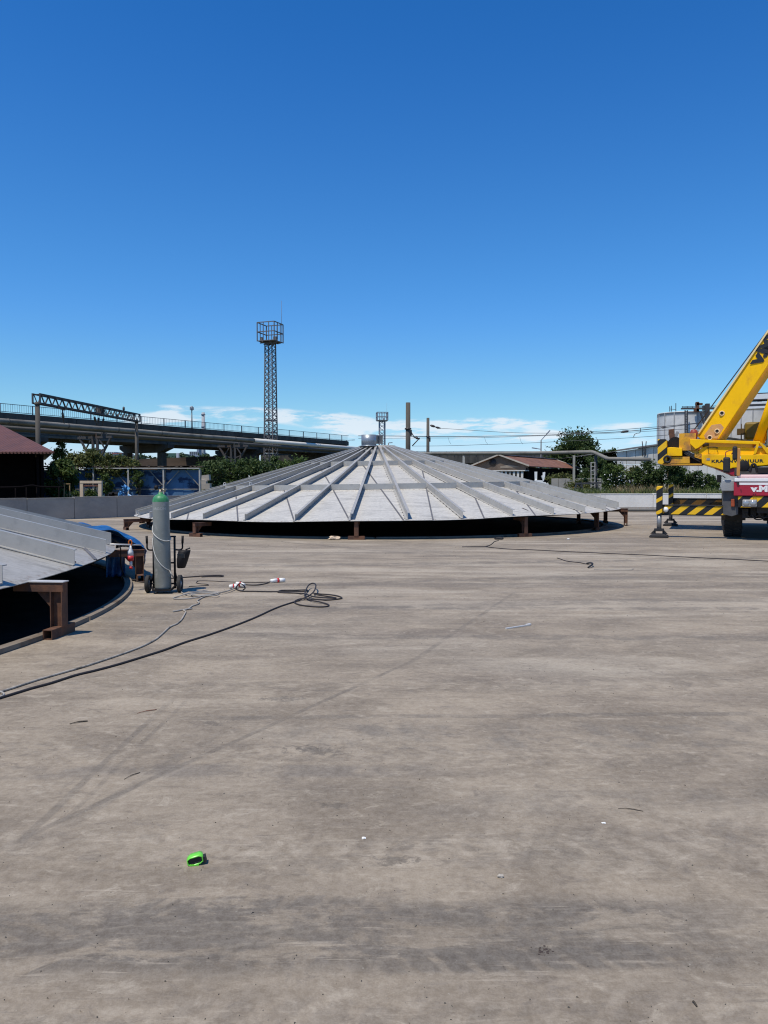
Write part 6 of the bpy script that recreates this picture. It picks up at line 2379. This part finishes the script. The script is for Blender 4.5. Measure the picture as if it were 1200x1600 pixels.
# ================================================================== WAREHOUSE WITH THE RUSTY ROOF
AP, RD = Vector((12.0, 80.0, 0)), Vector((9.4, 16.5, 0)).normalized()
GD = Vector((RD.y, -RD.x, 0))                              # along the gable, to the right
t = thing('warehouse', 'low warehouse with a rusty red roof and slatted gable', 'warehouse', AP, world=True)
za, ze, hw, L = 4.33, 3.25, 3.05, 19.0
def wpnt(g_, r_, z):
    return AP + GD * g_ + RD * r_ + Vector((0, 0, z))
for s, nm in ((1, 'roof'), (-1, 'roof')):
    mb = MB()
    a, b = wpnt(0, -0.3, za), wpnt(s * (hw + 0.25), -0.3, ze - 0.10)
    mb.prism([a, b, b + Vector((0, 0, -0.07)), a + Vector((0, 0, -0.07))], RD * (L + 0.6))
    mb.build(nm, MT['rust_roof'], t)
mb = MB()
for s in (-1, 1):
    mb.bar(wpnt(0, -0.32, za + 0.02), wpnt(s * (hw + 0.25), -0.32, ze - 0.08), 0.10, 0.14)
    mb.bar(wpnt(0, L + 0.32, za + 0.03), wpnt(s * (hw + 0.25), L + 0.32, ze - 0.06), 0.30, 0.06)
mb.bar(wpnt(0, -0.3, za + 0.05), wpnt(0, L + 0.3, za + 0.05), 0.5, 0.06)
mb.build('verge_flashing', MT['render'], t)
mb = MB()
mb.prism([wpnt(-hw, 0, ze - 0.55), wpnt(-hw, 0, ze - 0.10), wpnt(0, 0, za - 0.12), wpnt(hw, 0, ze - 0.10), wpnt(hw, 0, ze - 0.55)], RD * 0.2)
mb.build('gable_board', MT['gable_board'], t)
mb = MB()
mb.prism([wpnt(0.1, -0.03, ze - 0.1), wpnt(1.0, -0.03, ze + 0.05), wpnt(2.3, -0.03, ze - 0.2), wpnt(0.1, -0.03, ze - 0.3)], RD * 0.02)
mb.build('bare_patch', M('weathered_board', (0.22, 0.185, 0.15), 0.9, var=0.2), t)
mb = MB()
mb.lathe([(0.0, 0), (0.38, 0), (0.38, 0.1)], 14, (0, 0, 0), 'Y')
o = mb.build('round_window', MT['black'], t)
o.location = wpnt(-0.75, -0.06, 3.55)
o.rotation_euler = (0, 0, atan2(RD.y, RD.x) - pi / 2)
mb = MB()
mb.prism([wpnt(-hw - 0.3, -1.1, ze - 0.62), wpnt(hw + 0.1, -1.1, ze - 0.62), wpnt(hw + 0.1, -1.1, ze - 0.52), wpnt(-hw - 0.3, -1.1, ze - 0.52)], RD * 1.2)
mb.build('canopy', MT['pale_sheet'], t)
wrot = Matrix((GD, RD, Vector((0, 0, 1)))).transposed()
for k in range(14):
    mb = MB()
    mb.box(wpnt(-hw + 0.25 + k * 0.43, -0.95, (ze - 0.65) / 2), (0.24, 0.08, ze - 0.66), wrot)
    mb.build('slat', MT['pale_sheet'] if k % 5 else MT['render'], t)
mb = MB()
mb.box(wpnt(0, 0.5, 1.25), (hw * 2 - 0.1, 0.1, 2.5), wrot)
mb.box(wpnt(hw - 0.1, L / 2, 1.5), (0.15, L, 3.0), wrot)
mb.box(wpnt(-hw + 0.1, L / 2, 1.5), (0.15, L, 3.0), wrot)
mb.build('wall', MT['shed_dark'], t)

# white painted pillars and low whitewashed wall before it
t = thing('white_gateway', 'two whitewashed pillar stumps and a low wall before the warehouse', 'gateway', P(843, 750, 70), world=True)
for pts in (((836, 737), (839.5, 737), (839, 754), (836.5, 754)), ((849, 738), (852, 737.5), (851.5, 746), (849.5, 752), (848.5, 749), (846.5, 743.5), (849, 743))):
    mb = MB()
    mb.prism([P(x, y, 70) for x, y in pts], (0, 0.3, 0))
    mb.build('pillar', MT['whitewash'], t)
mb = MB()
mb.prism([P(x, y, 69.9) for x, y in ((836, 750), (848, 750.5), (848.5, 753), (862, 754.5), (862, 766), (836, 766))], (0, 0.3, 0))
mb.build('low_wall', MT['whitewash'], t)

# concrete slab fence
t = thing('slab_fence', 'grey concrete slab fence right of the whitewashed gateway', 'fence', P(900, 755, 60), world=True)
xs = [862, 872.5, 884, 898, 912, 926, 940]
for k in range(6):
    mb = MB()
    mb.prism([P(xs[k] + 0.3, 747.5 + 0.2 * (k % 2), 60), P(xs[k + 1] - 0.3, 747.3, 60), P(xs[k + 1] - 0.3, 790, 60), P(xs[k] + 0.3, 790, 60)], (0, 0.18, 0))
    mb.build('slab', MT['concrete'], t)
# trestle bench behind the wall
t = thing('steel_trestle', 'low dark steel trestle among the weeds under the portal pipe', 'trestle', P(915, 765, 47), world=True)
mb = MB()
mb.bar(P(899, 755.5, 47), P(940, 754.5, 47), 0.10)
mb.build('beam', MT['bridge_steel'], t)
for x0, x1 in ((901, 897), (908, 912), (932, 936)):
    mb = MB()
    mb.bar(P(x0, 756, 47), P(x1, 768, 47), 0.09)
    mb.build('leg', MT['bridge_steel'], t)

# ================================================================== PALE HALL AND SILOS AT THE RIGHT
YH = 75.0
t = thing('pale_hall', 'large pale clad hall with a shallow gable behind the bushes', 'hall', P(1040, 752, YH), world=True)
x0, x1 = P(965, 706, YH), P(1120, 683.5, YH)
xm = x1.x
n = 11
for k in range(n):
    u0, u1 = k / n, (k + 1) / n
    xa, xb = x0.x + (xm - x0.x) * u0, x0.x + (xm - x0.x) * u1
    zA, zB = x0.z + (x1.z - x0.z) * u0, x0.z + (x1.z - x0.z) * u1
    mb = MB()
    mb.prism([(xa + 0.02, YH - 0.01 * (k % 2), 3.25), (xb - 0.02, YH - 0.01 * (k % 2), 3.25), (xb - 0.02, YH - 0.01 * (k % 2), zB), (xa + 0.02, YH - 0.01 * (k % 2), zA)], (0, 0.2, 0))
    mb.build('cladding_panel', MT['pale_sheet'], t)
    for r_ in range(2):
        mb = MB()
        mb.box(((xa + xb) / 2, YH + 0.12, 0.8 + 1.62 * r_), (xb - xa - 0.05, 0.2, 1.58))
        mb.build('wall_slab', MT['concrete_white'], t)
mb = MB()
mb.prism([(xm, YH, 0), (xm, YH, x1.z), (xm + 11, YH, x0.z), (xm + 11, YH, 0)], (0, 0.2, 0))
mb.build('end_wall', MT['pale_sheet'], t)
mb = MB()
mb.prism([(x0.x - 0.2, YH - 0.25, x0.z + 0.02), (xm, YH - 0.25, x1.z + 0.02), (xm + 11.2, YH - 0.25, x0.z + 0.02), (xm, YH - 0.25, x1.z + 0.16)], (0, 25, 0))
mb.build('roof', MT['concrete_dark'], t)
t = thing('roof_ladder', 'dark caged roof ladder fixed to the pale hall', 'ladder', P(1006, 700, YH), world=True)
YLd = YH - 0.35
for x in (1004.2, 1009):
    mb = MB()
    mb.tube([P(x, 713, YLd), P(x, 697, YLd), P(x - (0.8 if x < 1006 else -0.8), 689.5, YLd)], 0.045, 6)
    mb.build('rail', MT['bridge_steel'], t)
for k in range(6):
    mb = MB()
    mb.bar(P(1004.2, 699 + 2.4 * k, YLd), P(1009, 699 + 2.4 * k, YLd), 0.05)
    mb.build('rung', MT['bridge_steel'], t)


def silo(label, pxl, pxr, ytop, Y, nrib=16):
    a, b = P(pxl, ytop, Y), P(pxr, ytop, Y)
    r = (b.x - a.x) / 2
    c = Vector(((a.x + b.x) / 2, Y + r, 0))
    t = thing('silo', label, 'silo', c, world=True, group='grey sheet metal silos')
    mb = MB()
    mb.lathe([(r + (0.035 if q % 2 else 0.0), a.z * q / 22) for q in range(22)] + [(r, a.z), (r + 0.06, a.z), (r + 0.06, a.z + 0.12), (r - 0.1, a.z + 0.12), (r - 0.2, a.z - 0.05), (0.0, a.z + 0.02)], 48, c)
    mb.build('shell', MT['silo'], t)
    for k in range(nrib):
        an = 2 * pi * k / nrib
        mb = MB()
        mb.box(c + Vector((cos(an) * (r + 0.05), sin(an) * (r + 0.05), a.z / 2)), (0.08, 0.12, a.z), Matrix.Rotation(an, 3, 'Z'))
        mb.build('stiffener', MT['silo_rib'], t)
    return t, c, r, a.z


YS = 92.0
s1, c1, r1_, zs = silo('left grey sheet metal silo behind the crane boom', 1046, 1134, 643.5, YS)
s2, c2, r2_, zs2 = silo('right grey sheet metal silo half hidden by the crane ram', 1152, 1236, 636, YS + 3)
t = thing('silo_catwalk', 'dark walkway and railing across the top of the silos', 'walkway', P(1100, 636, YS), world=True)
mb = MB()
mb.bar(P(1066, 638.2, YS + 2), P(1131, 638.2, YS + 2), 0.9, 0.18)
mb.bar(P(1066, 635.5, YS + 1), P(1131, 634.0, YS + 1), 0.06)
mb.build('walkway', MT['bridge_steel'], t)
mb = MB()
for x in range(1066, 1132, 8):
    mb.bar(P(x, 638, YS + 1), P(x, 634.8, YS + 1), 0.06)
for x in (1046.5, 1049, 1056):
    mb.bar(P(x, 643, YS + 3), P(x, 630 + (x % 3) * 2, YS + 3), 0.07)
mb.bar(P(1046.5, 639, YS + 3), P(1056, 640, YS + 3), 0.05)
mb.build('railing', MT['bridge_steel'], t)
mb = MB()
mb.box(P(1101, 637.5, YS), (0.4, 0.5, 0.6))
mb.box(P(1105, 644, YS - 0.5), (0.4, 0.5, 2.0))
mb.build('elevator_head', MT['bridge_steel'], t)
mb = MB()
mb.box(P(1089.5, 636, YS - 0.5), (0.3, 0.4, 1.2))
mb.box(P(1092, 631.5, YS - 0.5), (0.75, 0.4, 0.25))
mb.box(P(1088, 641, YS - 0.5), (0.5, 0.4, 0.35))
mb.tube([P(1089, 643, YS - .5), P(1088, 637, YS - .5)], 0.2, 8)
mb.build('elevator_motor', MT['rust'], t)
mb = MB()
for x in (1070.5, 1074):
    mb.bar(P(x, 690, YS - 0.4), P(x, 641, YS - 0.4), 0.12)
for k in range(12):
    mb.bar(P(1070.5, 643 + 4 * k, YS - 0.4), P(1074, 643 + 4 * k, YS - 0.4), 0.07)
mb.bar(P(1066, 680, YS - 0.6), P(1078, 680, YS - 0.6), 0.2)
mb.bar(P(1095, 645, YS - 0.6), P(1101, 666, YS - 0.6), 0.16)
mb.build('silo_ladder', MT['bridge_steel'], t)
t = thing('conveyor_bridge', 'white conveyor gallery above the right silo at the picture edge', 'conveyor', P(1195, 620, YS), world=True)
YC = YS - 3
for y0, y1, x0_, mm in ((612.8, 614.4, 1184, MT['bridge_steel']), (614.5, 622.5, 1179, MT['whitewash']), (622.6, 624.2, 1177, MT['bridge_steel']), (627, 630.4, 1174, MT['whitewash']), (630.5, 633.6, 1170, MT['bridge_steel']), (634, 637.5, 1169, MT['whitewash'])):
    mb = MB()
    mb.prism([P(x0_, y0 + 1.2, YC), P(1330, y0 - 6, YC), P(1330, y1 - 6, YC), P(x0_, y1 + 1.2, YC)], (0, 2.2, 0))
    mb.build('gallery_panel', mm, t)
mb = MB()
for x in (1187, 1215, 1245):
    mb.bar(P(x, 622, YC + 1), P(x, 634, YC + 1), 0.35)
for x in (1240, 1320):
    q = P(x, 640, YC + 1)
    mb.bar((q.x, q.y, 0), (q.x, q.y, q.z), 0.4)
mb.build('support', MT['bridge_steel'], t)

# ================================================================== TREES AND BUSHES
def bush_at(px, ybase, ytop, Y, wpx, label, leafm, n, leaf, seed, name='bush', cat='bush', depth=1.0, zb=None, fill=0.5, clumps=26, group='bushes'):
    q = P(px, ybase, Y)
    zt = P(px, ytop, Y).z
    z0 = max(0.0, q.z) if zb is None else zb
    w = wpx / F_PX * Y / 2
    h = zt - z0
    return tree(name, label, cat, (q.x, q.y, 0 if z0 < 0.6 else 0.65), zt, (0, 0, (z0 + zt) / 2 - (0 if z0 < 0.6 else 0.65)), (w, w * depth, h / 2), n, leafm, MT['bark'], leaf=leaf,
                trunk=0.07 + 0.012 * h, seed=seed, clumps=clumps, fill=fill, group=group)


# left: creeper mass over the fence
bush_at(97, 790, 712, 42.5, 46, 'tall leafy bush between the dark shed and the blue fence', MT['leaf_mid'], 5200, 0.20, 101, zb=0.3, fill=0.6)
bush_at(136, 742, 703, 44.6, 58, 'bushy creeper topping the blue fence right of the tall bush', MT['leaf_olive'], 4200, 0.19, 102, zb=1.7)
bush_at(178, 742, 710, 44.7, 52, 'olive creeper topping the fence under the splayed trestle', MT['leaf_olive'], 3600, 0.18, 103, zb=1.6)
bush_at(208, 745, 716, 44.5, 26, 'thin creeper end hanging over the fence beside the right gantry mast', MT['leaf_olive'], 1300, 0.17, 104, zb=1.5)
bush_at(165, 775, 740, 43.7, 26, 'sparse creeper hanging down the blue fence beside the canopy', MT['leaf_mid'], 700, 0.17, 105, zb=0.8)
bush_at(216, 760, 733, 43.8, 22, 'sparse dark creeper hanging down the middle of the blue fence', MT['leaf_dark'], 450, 0.17, 106, zb=0.9)
bush_at(141, 782, 762, 42.2, 30, 'bright low bush inside the cream canopy frame', MT['leaf_mid'], 900, 0.14, 107, zb=0.2)
bush_at(115, 785, 765, 41.6, 22, 'low bush between the wooden frame and the cream canopy', MT['leaf_mid'], 700, 0.14, 109, zb=0.2)
bush_at(96, 725, 684, 95, 28, 'dark tree far behind the shed roof under the viaduct', MT['leaf_dark'], 2600, 0.4, 108, name='tree', cat='tree', zb=1.0, group='trees')
# middle left: dark trees before the bridge
for i, (px, yt, w, Y, n, lm) in enumerate(((328, 722, 62, 62, 3800, 'leaf_dark'), (358, 713, 66, 66, 4600, 'leaf_dark'), (392, 716, 60, 64, 4200, 'leaf_dark'), (428, 712, 62, 68, 4600, 'leaf_dark'), (462, 716, 60, 66, 4000, 'leaf_mid'), (492, 722, 60, 72, 3400, 'leaf_dark'))):
    bush_at(px, 790, yt, Y, w, ('leftmost dark tree right of the blue fence', 'dark tree under the broken viaduct span', 'tree in front of the second splayed trestle', 'dark tree at the foot of the lattice mast',
                                 'green tree right of the lattice mast', 'last dark tree before the ribbed roof slope')[i], MT[lm], n, 0.26, 120 + i, name='tree', cat='tree', zb=0.8, fill=0.45, group='trees')
# right
bush_at(896, 760, 674, 104, 76, 'large dark green tree behind the pipe at the right', MT['leaf_dark'], 9000, 0.42, 140, name='tree', cat='tree', zb=2.4, fill=0.42, clumps=34, group='trees')
bush_at(950, 730, 694, 82, 40, 'smaller tree top between the large tree and the pale hall', MT['leaf_dark'], 3000, 0.30, 141, name='tree', cat='tree', zb=1.5, group='trees')
bush_at(928, 760, 708, 70, 36, 'dark tree behind the portal post', MT['leaf_dark'], 3200, 0.26, 152, name='tree', cat='tree', zb=1.2, group='trees')
bush_at(962, 772, 719, 47, 46, 'green bush dotted with white flowers right of the ladder', MT['leaf_mid'], 4200, 0.15, 142)
bush_at(986, 772, 727, 49, 30, 'small olive bush beside the flowering bush', MT['leaf_olive'], 1500, 0.15, 143)
bush_at(1014, 772, 719, 48, 52, 'dark bush before the pale hall, left of the crane tail', MT['leaf_dark'], 5200, 0.16, 144)
bush_at(1043, 772, 716, 47.5, 46, 'dark bush under the striped crane tail', MT['leaf_dark'], 4600, 0.16, 145)
bush_at(1066, 772, 731, 48.5, 36, 'low green bush behind the raised outrigger jack', MT['leaf_mid'], 2600, 0.16, 146)
bush_at(1088, 772, 726, 47.5, 32, 'pointed dark bush left of the crane wheel', MT['leaf_dark'], 2800, 0.15, 147, fill=0.7)
bush_at(1110, 772, 742, 47, 30, 'small bush next to the crane mudguard', MT['leaf_mid'], 1700, 0.15, 148)
bush_at(908, 765, 746, 52, 60, 'low scrub in front of the slab fence', MT['leaf_olive'], 1800, 0.15, 149)
bush_at(877, 750, 738, 66, 46, 'olive scrub under the eaves of the warehouse', MT['leaf_olive'], 1500, 0.2, 150, zb=1.2)
# white flowers on the bush
rgf = random.Random(3)
mb = MB()
for i in range(34):
    x, y = rgf.uniform(944, 982), rgf.uniform(740, 771)
    c = P(x, y, 46.0 + rgf.uniform(0, .3))
    s_ = rgf.uniform(0.025, 0.05)
    mb.box(c, (s_, s_, s_), Matrix.Rotation(rgf.uniform(0, 3), 3, 'X') @ Matrix.Rotation(rgf.uniform(0, 3), 3, 'Z'))
o = mb.build('blossoms', MT['white'], kind='stuff')
o['label'] = 'white blossoms on the bush beside the ladder'
# far treeline
mb = MB()
rgf = random.Random(6)
for i in range(46):
    x = 150 + i * 4.6 + rgf.uniform(-2, 2)
    y = 716 - 5 * abs(sin(i * 0.9)) - rgf.uniform(0, 3)
    a = P(x, y, 400)
    foliage(mb, (a.x, 400 + rgf.uniform(0, 20), a.z - 2.5), (3.2, 3, 3.6), 130, 1.5, 7, i)
    mb.box((a.x, 404, a.z / 2 - 1.5), (2.4, 2, max(1, a.z - 4)))
for i in range(60):
    x = 700 + i * 9 + rgf.uniform(-2, 2)
    y = 738 - 5 * abs(sin(i * 0.7)) - rgf.uniform(0, 4)
    a = P(x, y, 170)
    foliage(mb, (a.x, 170 + rgf.uniform(0, 8), a.z - 1.2), (1.9, 1.6, 1.9), 90, 0.8, 6, i + 100)
o = mb.build('far_treeline', leaf_mat('leaves_far', (0.045, 0.075, 0.04), (0.09, 0.13, 0.06), 2), kind='stuff')
o['label'] = 'far line of trees below the viaduct'
